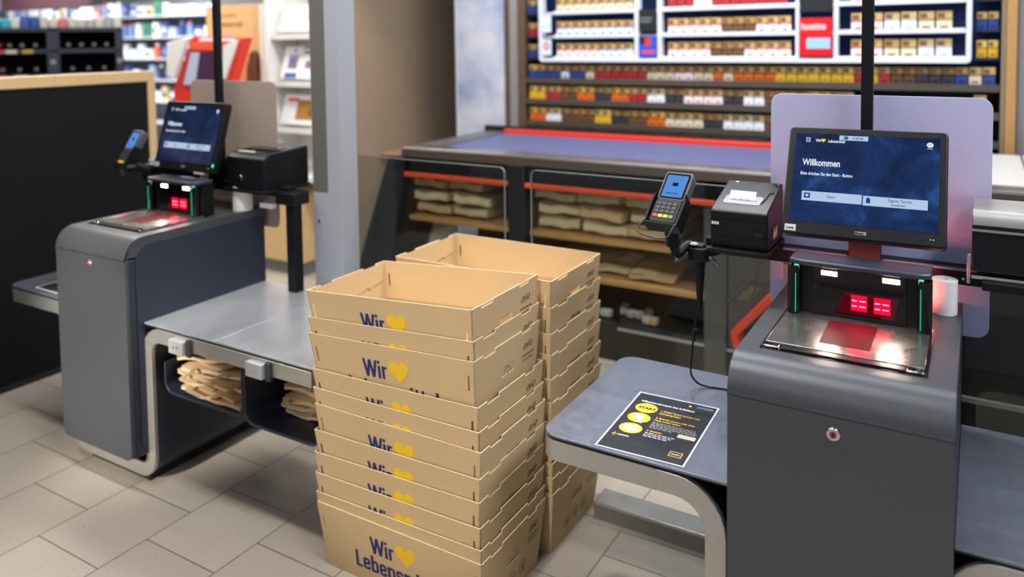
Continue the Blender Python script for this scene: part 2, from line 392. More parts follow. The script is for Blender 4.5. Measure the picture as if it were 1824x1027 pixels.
build(MB().box(-3.335, -2.925, 4.8, 4.81, .1, 3.35), 'cladding_panel', cloud(), pil)
build(MB().box(-3.345, -3.333, 4.795, 4.812, .1, 3.35), 'edge_trim', mat('white_trim', '#d9dadf', .4), pil)

# ------------------------------------------------------------------ self-checkout units
KX0, KX1, KY0, KY1, KZ = -.454, -.030, 1.636, 2.276, .915
TY0, TY1, TZ = 1.7045, 2.263, .605
def arc(cx, cz, r, a0, a1, n=10): return [(cx+r*math.cos(R_(a0+(a1-a0)*i/n)), cz+r*math.sin(R_(a0+(a1-a0)*i/n))) for i in range(n+1)]

def kiosk(dx, lab):
    k = thing('checkout_kiosk', lab, 'checkout kiosk', (dx-.242, 1.95, .0))
    # core body, slightly inset, standing on a plinth
    build(MB().box(dx+KX0+.004, dx+KX1-.004, KY0+.014, KY1-.004, .120, .84), 'body', NAVY, k, bevel=.006)
    build(MB().box(dx+KX0+.03, dx+KX1-.03, 1.725, KY1-.03, 0, .024), 'plinth', RUBBER, k)
    # top cover: rounded front edge, open slot for the scanner
    r = .075
    prof = [(KY0, .8475)]+arc(KY0+r, KZ-r, r, 180, 90, 12)+[(KY1, KZ), (KY1, .8475)]
    build(MB().prism(prof, 'x', dx+KX0, dx+KX1), 'top_cover', ANTH, k, bevel=.004, segs=3)
    # front door with rounded lower corners
    build(MB().prism(rrect(dx+KX0, dx+KX1, .118, .8435, [.03, .03, .002, .002]), 'y', KY0, KY0+.016), 'front_door', ANTH, k, bevel=.003, segs=3)
    # side panels with a fine border groove
    for s, x in ((1, dx+KX1-.004), (-1, dx+KX0+.004)):
        pr = rrect(KY0+.045, KY1-.012, .135, .885, [.04, .01, .01, .05])
        m = MB().prism(pr, 'x', min(x, x+s*.0045), max(x, x+s*.0045)); 
        build(m, 'side_panel', NAVY, k, bevel=.0012)
    lk = build(MB().cyl((dx-.2411, KY0+.001, .8078), (dx-.2411, KY0-.006, .8078), .0145, .0125, 28), 'lock', CHROME, k, bevel=.001)
    build(MB().cyl((dx-.2411, KY0-.0055, .8078), (dx-.2411, KY0-.0085, .8078), .0075, .007, 20), 'lock_core', mat('red_lock_core', '#a23a3a', .35), lk)
    build(MB().box(dx-.243, dx-.2392, KY0-.0092, KY0-.0084, .803, .8126), 'key_slot', GLOSS, lk)
    return k

def frame_set(dx, side, x_end, t):
    """small shelf, bag table and the bent steel frame they share"""
    w = 'front right' if side == 'R' else 'rear left'
    zc = .566; T = .05
    path = [(dx-.6405, zc), (dx-.4985, zc), (dx-.4985, .050), (dx-.022, .050), (dx-.022, zc), (dx+x_end-.01, zc)]
    rr = [0, .095, .06, .06, .075, 0]
    pts = ribbon(path, T, rr)
    build(MB().prism(pts, 'y', TY0, TY0+.016), 'steel_front', STEEL, t, bevel=.002)
    build(MB().prism(ribbon(path, T-.006, rr), 'y', TY0+.016, TY1-.02), 'inner_panel', NAVY, t)
    build(MB().prism(pts, 'y', TY1-.02, TY1-.004), 'steel_back', STEEL, t, bevel=.002)
    # small shelf
    out = rrect(dx-.9525, dx+KX0-.002, TY0, TY1, [.05, 0, 0, .05], 8)
    rim = rrect(dx-.9465, dx+KX0-.002, TY0+.006, TY1-.006, [.045, 0, 0, .045], 8)
    sh = thing('side_shelf', 'small shelf with rounded steel edge %s' % ('holding the black instruction sheet, front right checkout' if side == 'R' else 'left of the rear left checkout, before the black partition'), 'shelf', (dx-.70, 1.98, .592))
    build(MB().prism(rim, 'z', .5925, .5985), 'rubber_edge', RUBBER, sh)
    build(MB().prism(out, 'z', .5985, TZ), 'top_sheet', HAMMER, sh, bevel=.0015)
    build(MB().prism(out[:10], 'z', 0, 0) if 0 else rim_band(out, .018, .541, .5915, dx-.64), 'steel_edge', STEEL, sh, smooth=50)
    # bag table
    bt = thing('bag_table', 'long brushed-steel bagging table %s' % ('at the bottom right corner, right of the front kiosk' if side == 'R' else 'between the rear kiosk and the stacked crates'), 'table', (dx+.35, 1.98, .592))
    build(MB().box(dx+KX1+.002, dx+x_end, TY0+.003, TY1-.003, .5925, .5985), 'rubber_edge', RUBBER, bt)
    if side == 'L':
        build(MB().box(dx+KX1+.001, dx+.346, TY0, TY1, .5985, TZ), 'top_sheet', STEELT, bt, bevel=.001)
        build(MB().box(dx+.3475, dx+x_end, TY0, TY1, .5985, TZ), 'top_sheet', STEELT, bt, bevel=.001)
        for a in (.138, .525):
            b = build(MB().box(dx+a, dx+a+.075, TY0-.026, TY0, .535, .583), 'bracket', mat('galvanised_clip', '#c4c5c3', .4, .4), bt, bevel=.002)
            build(MB().box(dx+a+.077, dx+a+.098, TY0-.014, TY0, .530, .588), 'bracket_slot', mat('dark_clip', '#4a4c50', .4, .5), b, bevel=.001)
            build(MB().cyl((dx+a+.03, TY0-.026, .56), (dx+a+.03, TY0-.028, .56), .005, n=12).cyl((dx+a+.05, TY0-.026, .562), (dx+a+.05, TY0-.028, .562), .005, n=12), 'rivet', CHROME, b)
    else:
        build(MB().box(dx+KX1+.001, dx+x_end, TY0, TY1, .5985, TZ), 'top_sheet', HAMMER, bt, bevel=.001)
    return t
def rim_band(out, th, z0, z1, xmax):
    """edge strip following the left end of an outline"""
    pts = [p for p in out]
    # order: bottom-left arc, bottom right, top right, top-left arc
    k = 9; bl = pts[:k]; tl = pts[-k:]
    path = [(xmax, pts[0][1] if 0 else min(p[1] for p in pts))]+bl[::-1]+tl[::-1]+[(xmax, max(p[1] for p in pts))]
    path = [Vector(p)+Vector((0.0005, 0)) for p in path]
    le = []
    for i, p in enumerate(path):
        d = (path[min(i+1, len(path)-1)]-path[max(i-1, 0)])
        d = d.normalized() if d.length else Vector((1, 0))
        le.append(p+Vector((d.y, -d.x))*-th)
    # path runs clockwise seen from above; inner side is to its right
    cx = sum(p.x for p in path)/len(path); 
    inn = []
    for p, q in zip(path, le):
        alt = p*2-q; c = Vector((xmax, 1.98)); inn.append(q if (q-c).length < (p-c).length else alt)
    return MB().prism([tuple(p) for p in path]+[tuple(p) for p in inn[::-1]], 'z', z0, z1)

def scanner(dx, side):
    w = 'front right' if side == 'R' else 'rear left'
    s = thing('barcode_scanner', 'black barcode scanner tower with lit steel scale plate on the %s kiosk' % w, 'scanner', (dx-.245, 1.9, KZ))
    x0, x1, y0, y1 = dx-.404, dx-.088, 1.743, 2.035
    build(MB().box(x0-.006, x1+.006, y0-.006, y1, KZ, KZ+.0015), 'border', GLOSS, s)
    build(MB().box(x0, x1, y0+.028, y1-.02, KZ+.0015, KZ+.006), 'scale_plate', PLATE, s, bevel=.001)
    build(MB().box(x0+.035, x1-.035, y0+.002, y0+.024, KZ+.0015, KZ+.005), 'front_strip', mat('strip_dark', '#3b3334', .3, .6), s, bevel=.0008)
    for a in (x0+.001, x1-.033): build(MB().box(a, a+.032, y0+.001, y0+.025, KZ+.0015, KZ+.006), 'corner_clip', CHROME, s, bevel=.002)
    for a in (x0-.003, x1): build(MB().box(a, a+.003, y0, y1-.02, KZ+.0015, KZ+.008), 'side_strip', CHROME, s)
    build(MB().box(dx-.300, dx-.196, 1.815, 1.972, KZ+.0055, KZ+.0068), 'scan_glass', REDGL, s)
    # tower
    ty = 1.995
    build(MB().box(dx-.400, dx-.092, ty+.012, ty+.075, KZ, 1.045), 'tower', BLACK, s, bevel=.003)
    for a in (dx-.402, dx-.116):
        p = build(MB().prism(rrect(a, a+.030, ty-.018, ty+.02, .012, 5), 'z', KZ+.002, 1.04), 'post', GLOSS, s)
        xx = a+.020 if a < dx-.3 else a+.006
        build(MB().box(xx, xx+.002, ty-.0195, ty-.0175, KZ+.012, 1.022), 'status_light', LEDG, p)
        build(MB().box(xx-.004, xx+.006, ty-.012, ty-.004, 1.0402, 1.0412), 'status_dot', LEDGB, p)
    cap = [(dx-.398, ty-.012), (dx-.37, ty-.024), (dx-.12, ty-.024), (dx-.088, ty-.012), (dx-.088, ty+.07), (dx-.398, ty+.07)]
    build(MB().prism(cap, 'z', 1.0445, 1.058), 'tower_cap', mat('cap_satin', '#3a3d4a', .3, .3), s, bevel=.004)
    # window frame with recessed camera chamber behind a smoked pane
    wx0, wx1, wz0, wz1 = dx-.343, dx-.144, KZ+.01, 1.036
    build(MB().box(wx0-.004, wx1+.004, ty+.0085, ty+.0125, wz0-.003, wz1+.003), 'window_frame', mat('frame_dark', '#2c2727', .3, .4), s, bevel=.001)
    wn = build(MB().box(wx0, wx1, ty+.0065, ty+.0085, wz0, wz1), 'window', WGLASS, s)
    for a in (dx-.326, dx-.190):
        build(MB().box(a, a+.036, ty+.0045, ty+.0063, 1.020, 1.0305), 'lamp', LEDW, s)
    build(MB().prism([(dx-.292, .934), (dx-.165, .934), (dx-.155, .986), (dx-.275, .986)], 'y', ty+.0052, ty+.0063), 'sensor_window', mat('sensor_dark_red', '#33040a', .1, emit='#6a0010', estr=.3), wn)
    for a in (dx-.258, dx-.208):
        g = build(MB().box(a, a+.035, ty+.0038, ty+.0050, .944, .981), 'red_led_panel', LEDR, wn)
        for q in (.954, .967):
            build(MB().box(a+.002, a+.013, ty+.0032, ty+.0037, q, q+.0025).box(a+.018, a+.032, ty+.0032, ty+.0037, q, q+.0022), 'led_marks', emis('pink_led', '#ff8aa0', 3.5), g)
    for a in (dx-.308, dx-.172):
        area('scanner_lamp', (a, ty-.012, 1.018), .03, .10, (1, .78, .66), (a, ty-.12, KZ), 140)
    area('scanner_red_lamp', (dx-.24, ty-.006, .965), .05, .03, (1, .03, .08), (dx-.24, ty-.2, KZ+.02), 150)
    # the right shield's red tint comes from a separate added lamp
    return s

def monitor(dx, side, c, wid, hei, tilt, yaw):
    w = 'front right' if side == 'R' else 'rear left'
    C_ = Vector(c)
    m = thing('touch_monitor', 'black touch monitor showing a dark blue start screen, %s checkout' % w, 'monitor', c)
    rt = Vector((math.cos(yaw), math.sin(yaw), 0)); bk = Vector((-math.sin(yaw), math.cos(yaw), 0))
    up = Vector((0, 0, 1))*math.cos(tilt)+bk*math.sin(tilt); nn = rt.cross(up)   # points to viewer
    def local(pts2, d0, d1, mm, name, par=m, bevel=0, segs=2):
        mb = MB(); k = len(pts2)
        v = [C_+rt*p[0]+up*p[1]+nn*d0 for p in pts2]+[C_+rt*p[0]+up*p[1]+nn*d1 for p in pts2]
        mb.add(v, [list(range(k))[::-1], list(range(k, 2*k))]+[(i, (i+1) % k, k+(i+1) % k, k+i) for i in range(k)])
        return build(mb, name, mm, par, bevel=bevel, segs=segs)
    W, H = wid/2, hei/2
    local(rrect(-W, W, -H, H, .012, 5), -.032, 0, BLACK, 'housing', bevel=.004, segs=3)
    local(rrect(-W*.5, W*.5, -H*.72, H*.72, .01, 3), -.055, -.0322, BLACKM, 'rear_box', bevel=.004)
    bz = .018*wid/.37; bb = .034*hei/.29
    sc = local(rect(-W+bz, W-bz, -H+bb, H-bz), .0002, .0010, screen_mat('screen_blue', '#0a1530', '#16305f', '#2c5796', 1.0 if side == 'R' else .8) if side == 'R' else screen_mat('screen_blue_dim', '#101a34', '#1b2c52', '#2a4474', .8), 'screen')
    WB = emis('screen_white', '#e8eef6', 1.0); BT = emis('screen_button', '#b4c8e6', 1.0); DK = emis('screen_dark_text', '#1c2c4c', .8); YE = emis('screen_yellow', '#f2d838', 1.0)
    sw, sh_ = 2*(W-bz), 2*H-bb-bz; ox, oy = -W+bz, -H+bb
    def pt(u, v): return C_+rt*(ox+u*sw)+up*(oy+v*sh_)+nn*.0014
    def q(u0, u1, v0, v1, mm, name): return flat(rect((u0)*sw, (u1)*sw, (v0)*sh_, (v1)*sh_), C_+rt*ox+up*oy+nn*.0012, rt, up, mm, sc, name)
    def tx(s, u, v, size, mm, xs=.75, bold=.0, al='LEFT'): return text(s, size*sh_, pt(u, v), rt, up, mm, sc, xs=xs, bold=bold*size*sh_, off=.0006, align=al)
    # start and bag buttons
    q(.075, .497, .232, .335, BT, 'start_button'); q(.505, .930, .226, .329, BT, 'bag_button')
    tx('Start', .285, .272, .048, DK, .85, .0, 'CENTER')
    tx('Eigene Tasche', .75, .284, .046, DK, .85, .0, 'CENTER'); tx('verwenden', .74, .242, .036, DK, .85, .005, 'CENTER')
    flat(rect(.092*sw, .135*sw, .26*sh_, .315*sh_), C_+rt*ox+up*oy+nn*.0016, rt, up, emis('icon_blue', '#1c4a9c', .9), sc, 'cart_icon')
    flat([(x+.1135*sw, y+.287*sh_) for x, y in heart_pts(.022*sw)], C_+rt*ox+up*oy+nn*.002, rt, up, WB, sc, 'heart_icon')
    flat([(.526*sw, .252*sh_), (.555*sw, .252*sh_), (.555*sw, .29*sh_), (.548*sw, .312*sh_), (.533*sw, .312*sh_), (.526*sw, .29*sh_)], C_+rt*ox+up*oy+nn*.0016, rt, up, emis('icon_blue', '#1c4a9c', .9), sc, 'bag_icon')
    tx('Willkommen', .062, .628, .104, WB, .70, .022)
    tx('Bitte drücken Sie den Start - Button', .052, .518, .050, WB, .72, .015)
    tx('Wir', .145, .905, .042, WB, .8, .03); tx('Lebensmittel', .235, .902, .046, WB, .72, .02)
    flat([(x+.2*sw, y+.924*sh_) for x, y in heart_pts(.034*sw)], C_+rt*ox+up*oy+nn*.0014, rt, up, YE, sc, 'yellow_heart')
    fr = MB()
    g = q(.075, .105, .90, .95, WB, 'menu_icon'); flat(rect(.079*sw, .101*sw, .907*sh_, .943*sh_), C_+rt*ox+up*oy+nn*.0017, rt, up, emis('screen_icon_dark', '#22365c', .9), sc, 'menu_icon_inner')
    flat(rect(.083*sw, .097*sw, .922*sh_, .928*sh_), C_+rt*ox+up*oy+nn*.0022, rt, up, WB, sc, 'menu_icon_bar')
    q(.315, .518, .935, .988, BT, 'status_box'); flat(rect(.348*sw, .377*sw, .942*sh_, .98*sh_), C_+rt*ox+up*oy+nn*.0017, rt, up, emis('status_green', '#1b8a5a', .9), sc, 'status_icon')
    tx('0 00:04', .41, .948, .036, DK, .95, .01)
    flat(ell(.935*sw, .925*sh_, .022*sw, .028*sh_), C_+rt*ox+up*oy+nn*.0014, rt, up, WB, sc, 'round_icon')
    flat(ell(.935*sw, .927*sh_, .012*sw, .012*sh_), C_+rt*ox+up*oy+nn*.0020, rt, up, BT, sc, 'round_icon_eye')
    q(.917, .953, .882, .888, BT, 'icon_line')
    # sticker, maker's plate, tiny leds
    st = local(rect(-W+.008, -W+.036, -H+.006, -H+.024), .0004, .0010, GREYP, 'sticker')
    flat(rect(-W+.0095, -W+.0345, -H+.0075, -H+.0225), C_+nn*.0011, rt, up, mat('sticker_light', '#c9cbcb', .5), st, 'sticker_field')
    text('Lone', .010, C_+rt*(-W+.012)+up*(-H+.0115)+nn*.0017, rt, up, BLACK, st, xs=.9, bold=.0003)
    lp = local(rect(-.013, .013, -H+.0125, -H+.0205), .0004, .0010, GREYP, 'name_plate')
    text('Elownis', .0062, C_+rt*-.0118+up*(-H+.0145)+nn*.0012, rt, up, BLACK, lp, xs=1, bold=.0003)
    for a in (W-.034, W-.028): local(ell(a, -H+.018, .0012, .0012, 10), .0004, .0009, emis('white_led', '#dfe6ea', 1.2), 'indicator')
    if side == 'L':
        local(ell(W-.006, -H+.030, .0045, .007, 14), .0004, .0012, emis('green_led_monitor', '#38e07a', 2.2), 'power_light')
        local(rect(W-.11, W-.05, -H-.008, -H-.001), -.004, 0.0, mat('label_strip', '#b5b2ac', .5), 'label_strip')
    # neck and mounting
    nk = build(MB().box(dx-.292, dx-.215, 2.20, 2.226, 1.02, c[2]-.02), 'neck', BLACKM, m, bevel=.003)
    mb = MB().box(dx-.285, dx-.222, c[1]+.03, 2.215, c[2]-.045, c[2]+.02)
    build(mb, 'mount_arm', BLACKM, m, bevel=.003)
    return m

def rail_and_pole(dx, side):
    w = 'front right' if side == 'R' else 'rear left'
    xe = .226
    r = thing('mounting_rail', 'black mounting rail carrying monitor and printer, %s checkout' % w, 'rail', (dx-.2, 2.24, 1.0))
    build(MB().box(dx-.68, dx+xe-.07, 2.226, 2.27, .975, 1.018), 'beam', BLACKM, r, bevel=.002)
    build(MB().box(dx-.46, dx-.30, 2.214, 2.226, 1.0135, 1.0185).box(dx-.21, dx-.0, 2.214, 2.226, 1.0135, 1.0185), 'edge_strip', mat('grey_edge', '#7f828c', .4, .4), r)
    build(MB().box(dx+.12, dx+xe, 2.19, 2.275, .955, 1.005), 'end_box', BLACK, r, bevel=.004)
    build(MB().box(dx+.168, dx+.212, 2.20, 2.245, TZ, .957), 'support_post', BLACKM, r, bevel=.002)
    build(MB().box(dx-.46, dx-.44, 2.214, 2.226, .93, .974) if side == 'R' else MB().box(dx+.02, dx+.09, 2.20, 2.225, .93, .95), 'clip', mat('rail_clip', '#8b8e94', .4, .5) if side == 'R' else WHITE, r)
    for a in (-.40, -.1, -.03): build(MB().cyl((dx+a, 2.226, .992), (dx+a, 2.2225, .992), .0035, n=10), 'screw', CHROME, r)
    p = thing('light_pole', 'thin square black pole rising behind the %s touch monitor' % w, 'pole', (dx-.255, 2.29, 1.02))
    build(MB().box(dx-.269, dx-.241, 2.2275, 2.2535, 1.0185, 2.6), 'pole', BLACKM, p, bevel=.002)
    build(MB().box(dx-.273, dx-.237, 2.2715, 2.2725, 1.02, 1.10), 'foot_plate', BLACKM, p)
    return r

def shield(dx, side):
    w = 'front right' if side == 'R' else 'rear left'
    mm = frosted_mat('frosted_lilac', '#c9cbe6', .06) if side == 'R' else frosted_mat('frosted_warm_lit', '#b9a99d', .06)  # same sheet twice; the left taupe has warm light painted into it
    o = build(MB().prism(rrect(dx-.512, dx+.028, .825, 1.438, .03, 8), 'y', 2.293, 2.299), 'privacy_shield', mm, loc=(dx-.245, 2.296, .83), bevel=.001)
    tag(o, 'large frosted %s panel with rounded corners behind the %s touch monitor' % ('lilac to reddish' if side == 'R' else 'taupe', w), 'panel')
    for a in (dx-.45, dx-.03):
        b = build(MB().box(a-.012, a+.012, 2.2705, 2.2925, .985, 1.008), 'holder', BLACKM, o)
    return o

def paper_roll(dx, side, y=2.175, h=.085, R0=.0285):
    o = thing('receipt_roll', 'white receipt paper roll standing on the %s kiosk corner' % ('front right' if side == 'R' else 'rear left'), 'paper roll', (dx-.068, y, KZ))
    c = (dx-.068, y)
    n = 36; mb = MB(); v = []
    for r in (R0, .0065):
        for z in (KZ, KZ+h):
            for i in range(n): a = 2*math.pi*i/n; v.append((c[0]+r*math.cos(a), c[1]+r*math.sin(a), z))
    f = []
    for i in range(n):
        j = (i+1) % n
        f += [(i, j, n+j, n+i), (2*n+i, 3*n+i, 3*n+j, 2*n+j), (n+i, n+j, 3*n+j, 3*n+i), (i, 2*n+i, 2*n+j, j)]
    mb.add(v, f); build(mb, 'paper', PAPER, o, bevel=.001)
    core = MB().cyl((c[0], c[1], KZ+.001), (c[0], c[1], KZ+h-.004), .0062, n=18)
    build(core, 'core', mat('grey_core', '#6d655c', .7), o)
    return o

def receipt_printer_R():
    x0, x1, y0, y1, z0 = -.629, -.476, 2.10, 2.285, 1.03
    p = thing('receipt_printer', 'black receipt printer with white paper slip left of the front touch monitor', 'printer', ((x0+x1)/2, 2.19, z0))
    prof = [(y0+.004, z0), (y1, z0), (y1, 1.183), (y0+.014, 1.137), (y0, 1.128), (y0, z0+.035)]
    build(MB().prism(prof, 'x', x0, x1), 'housing', BLACK, p, bevel=.004, segs=3)
    build(MB().box(x0+.002, x1-.002, y0-.0014, y0, 1.1085, 1.1097), 'lid_seam', GLOSS, p)
    build(MB().box(x0+.002, x1-.002, y0-.0014, y0+.001, 1.0635, 1.0647), 'front_seam', GLOSS, p)
    sl = (1.183-1.137)/(y1-y0-.014)
    def top(y): return 1.137+(y-y0-.014)*sl
    d = Vector((0, 1, sl)).normalized(); nn = Vector((1, 0, 0)).cross(d)
    # paper slot with slip standing out of it
    flat(rrect(x0+.022, x1-.03, .010, .062, .008, 4), (0, y0+.03, top(y0+.03)), (1, 0, 0), d, GLOSS, p, 'paper_slot', th=.0006)
    mb = MB().add([(x0+.034, y0+.062, top(y0+.062)+.002), (x0+.104, y0+.062, top(y0+.062)+.002), (x0+.104, y0+.085, top(y0+.085)+.016), (x0+.034, y0+.085, top(y0+.085)+.016),
                   (x0+.034, y0+.063, top(y0+.062)+.0014), (x0+.104, y0+.063, top(y0+.062)+.0014), (x0+.104, y0+.086, top(y0+.085)+.0154), (x0+.034, y0+.086, top(y0+.085)+.0154)],
                  [(0, 1, 2, 3), (7, 6, 5, 4), (0, 4, 5, 1), (1, 5, 6, 2), (2, 6, 7, 3), (3, 7, 4, 0)])
    sl_ = build(mb, 'paper_slip', PAPER, p, smooth=0)
    a = Vector((x0+.034, y0+.062, top(y0+.062)+.002)); ud = Vector((0, .023, .016+sl*.023)).normalized()
    dots = MB()
    for i in range(11):
        q = a+Vector((.01+.0045*i, 0, 0))+ud*.0025
        if i % 4 != 3: dots.obox(q+Vector((0, -.0004, .0006)), (1, 0, 0), ud, Vector((1, 0, 0)).cross(ud), .0013, .0014, .0001)
    build(dots, 'receipt_print', mat('receipt_ink', '#4b4740', .7), sl_)
    flat(rect(x0+.024, x0+.032, .158, .162), (0, y0+.02, top(y0+.02)), (1, 0, 0), d, WHITE, p, 'label_mark')
    flat(rect(x1-.012, x1-.009, .158, .1615), (0, y0+.02, top(y0+.02)), (1, 0, 0), d, WHITE, p, 'label_mark')
    build(MB().tube([(x1-.03, y0+.05, top(y0+.05)+.002), (x1-.024, y0+.075, top(y0+.075)+.003), (x1-.022, y0+.11, top(y0+.11)+.003), (x1-.010, y0+.118, top(y0+.118)+.002)], .0018, 6), 'release_lever', mat('lever_grey', '#4c4d50', .35), p)
    text('EPSON', .0105, (x0+.004, y0-.0006, 1.092), (1, 0, 0), (0, 0, 1), WHITE, p, xs=.62, bold=.0006)
    build(MB().prism(rrect(x1-.036, x1-.008, 1.066, 1.086, .002, 3), 'y', y0-.002, y0), 'button_panel', GLOSS, p)
    for a in (x1-.028, x1-.018): build(MB().prism([(a-.002, 1.0735), (a+.002, 1.0735), (a, 1.0775)], 'y', y0-.0028, y0-.0021), 'button_mark', mat('mark_grey', '#55565a', .5), p)
    build(MB().box(x0-.002, x1+.006, y0-.018, y1, z0-.012, z0-.0005), 'base_tray', BLACK, p, bevel=.002)
    pl = build(MB().box(x1+.0003, x1+.001, y1-.13, y1-.07, z0+.02, z0+.055), 'rating_plate', mat('plate_grey', '#3b3c3f', .5), p)
    pm = MB()
    for i in range(6): pm.box(x1+.001, x1+.0014, y1-.125+.008*i, y1-.121+.008*i, z0+.022+(i % 2)*.008, z0+.036+(i % 3)*.007)
    build(pm, 'rating_print', WHITE, pl)
    return p

def receipt_printer_L(dx):
    x0, x1, y0, y1, z0, z1 = dx-.115, dx+.108, 2.15, 2.39, 1.012, 1.148
    p = thing('receipt_printer', 'black receipt printer right of the rear left touch monitor', 'printer', ((x0+x1)/2, 2.26, z0))
    prof = [(y0, z0), (y1, z0), (y1, z1+.02), (y0+.03, z1+.008), (y0, z1-.012)]
    build(MB().prism(prof, 'x', x0, x1), 'housing', BLACK, p, bevel=.006, segs=3)
    build(MB().box(x0+.03, x0+.12, y0+.034, y0+.05, z1+.0085, z1+.0115), 'paper_slip', PAPER, p)
    build(MB().box(x0+.12, x1-.04, y0+.036, y0+.046, z1+.0085, z1+.010), 'tear_bar', CHROME, p)
    build(MB().box(x0+.03, x1-.03, y0+.08, y1-.03, z1+.0135, z1+.0165), 'lid', GLOSS, p, bevel=.002)
    build(MB().cyl((x0+.085, y0, z0+.045), (x0+.085, y0-.004, z0+.045), .011, n=24), 'lock', CHROME, p, bevel=.001)
    build(MB().box(x0-.004, x1+.004, y0-.01, y1+.004, z0-.014, z0-.0005), 'base_tray', BLACK, p, bevel=.002)
    return p

def terminal(name, cx, cy, cz, tilt, yaw, label, stand, sc=1.):
    """card reader: blue screen above a keypad, in a wire-guarded holder"""
    t = thing('card_terminal', label, 'card terminal', (cx, cy, cz))
    rt = Vector((math.cos(yaw), math.sin(yaw), 0)); bk = Vector((-math.sin(yaw), math.cos(yaw), 0))
    up = Vector((0, 0, 1))*math.cos(tilt)+bk*math.sin(tilt); nn = rt.cross(up); C_ = Vector((cx, cy, cz))
    S = sc
    def loc(pts2, d0, d1, mm, nm, par=t, bevel=0):
        mb = MB(); k = len(pts2)
        v = [C_+rt*(p[0]*S)+up*(p[1]*S)+nn*(d0*S) for p in pts2]+[C_+rt*(p[0]*S)+up*(p[1]*S)+nn*(d1*S) for p in pts2]
        mb.add(v, [list(range(k))[::-1], list(range(k, 2*k))]+[(i, (i+1) % k, k+(i+1) % k, k+i) for i in range(k)])
        return build(mb, nm, mm, par, bevel=bevel, segs=3)
    loc(rrect(-.042, .042, -.01, .085, .010, 4), -.03, 0, mat('terminal_grey', '#55565a', .4), 'housing', bevel=.003)
    loc(rrect(-.040, .040, -.085, -.011, .008, 4), -.035, .004, BLACK, 'keypad_housing', bevel=.003)
    loc(rrect(-.036, .036, -.004, .079, .006, 4), .0002, .0012, GLOSS, 'bezel')
    s = loc(rect(-.031, .031, 0, .073), .0014, .002, emis('terminal_screen', '#5b93dc', .95), 'screen')
    loc(rect(-.008, .008, .036, .047), .0022, .0026, emis('terminal_dark', '#1a2c50', .5), 'card_icon', s)
    loc(rect(-.020, .018, .010, .013), .0022, .0026, emis('terminal_mid', '#3f6aa8', .7), 'text_line', s)
    for j in range(3):
        for i in range(4):
            loc(rect(-.030+i*.0155, -.018+i*.0155, -.030-j*.0125, -.021-j*.0125), .0042, .0058, mat('key_grey', '#3a3b3e', .5), 'key')
    for i, cc in enumerate(('#c8202a', '#e8c322', '#e8c322', '#3e9a52')):
        loc(rect(-.030+i*.0155, -.018+i*.0155, -.070, -.061), .0042, .0062, mat('key_'+cc, cc, .4, emit=cc, estr=.2), 'function_key')
    # holder cradle and wire guard
    loc([(-.050, -.092), (.050, -.092), (.052, -.02), (.044, .01), (.044, -.02), (.043, -.088), (-.043, -.088), (-.044, -.02), (-.044, .01), (-.052, -.02)], -.036, .010, BLACKM, 'cradle')
    if stand:
        g = [C_+rt*x+up*y+nn*z for x, y, z in ((-.046, -.07, .004), (-.048, -.11, .02), (-.040, -.135, .02), (.030, -.14, .015), (.042, -.11, .01), (.046, -.05, .006))]
        build(MB().tube(smooth_path(g, 5), .0022, 8), 'wire_guard', mat('wire_grey', '#3b3c40', .35, .5), t)
        jt = Vector((-.665, 2.12, 1.005))
        b0 = C_-nn*.03-up*.05
        build(MB().cyl(b0, b0+Vector((.01, .01, -.075)), .018, .02, 20), 'swivel', BLACKM, t)
        build(MB().tube(smooth_path([b0+Vector((.01, .01, -.07)), b0+Vector((.02, .01, -.10)), jt+Vector((-.03, 0, .015)), jt], 6), .013, 12), 'arm', BLACKM, t)
        build(MB().cyl(jt+Vector((0, 0, -.022)), jt+Vector((0, 0, .014)), .036, .03, 24).cyl(jt+Vector((0, 0, .014)), jt+Vector((0, 0, .022)), .020, .016, 20), 'joint', BLACK, t, bevel=.003)
        build(MB().cyl(jt+Vector((-.012, -.012, .022)), jt+Vector((-.012, -.012, .026)), .012, .009, 18), 'joint_cap', mat('cap_light', '#b9bec6', .3), t)
        build(MB().cyl(jt+Vector((0, 0, -.02)), jt+Vector((.004, -.01, -.16)), .017, .006, 16), 'cable_sleeve', BLACK, t)
        for s_ in (-1, 1): build(MB().tube([jt+Vector((s_*.03, -.01, -.012)), jt+Vector((s_*.05, -.018, -.022)), jt+Vector((s_*.058, -.02, -.03))], .006, 8), 'clamp_lever', mat('lever_light', '#6a6c70', .35, .4), t)
        build(MB().tube([jt+Vector((.02, .0, -.005)), (-.62, 2.2, 1.0), (-.60, 2.24, .997)], .012, 10), 'rail_clamp', BLACKM, t)
    else:
        build(MB().cyl(C_-nn*.02-up*.06, (cx+.06, 2.15, 1.03), .02, .016, 14), 'arm', BLACKM, t)
        build(MB().box(cx-.02, cx+.24, 2.12, 2.22, 1.0, 1.075), 'device_base', BLACK, t, bevel=.006)
        build(MB().box(cx+.07, cx+.17, 2.09, 2.16, 1.095, 1.105).box(cx+.08, cx+.15, 2.1, 2.15, 1.108, 1.116), 'paper_edges', mat('device_light', '#a8aaac', .4), t)
        build(MB().cyl((cx+.15, 2.16, 1.076), (cx+.15, 2.16, 1.13), .022, n=18), 'paper_roll', PAPER, t)
        build(MB().tube(smooth_path([(cx-.01, 2.02, 1.045), (cx+.02, 2.0, 1.075), (cx+.07, 2.03, 1.085)], 5), .008, 8), 'handset', mat('handset_grey', '#3e4044', .4), t)
        build(MB().cyl((cx+.08, 2.2, KZ+.001), (cx+.08, 2.2, 1.0), .012, n=14), 'post', BLACKM, t)
    return t

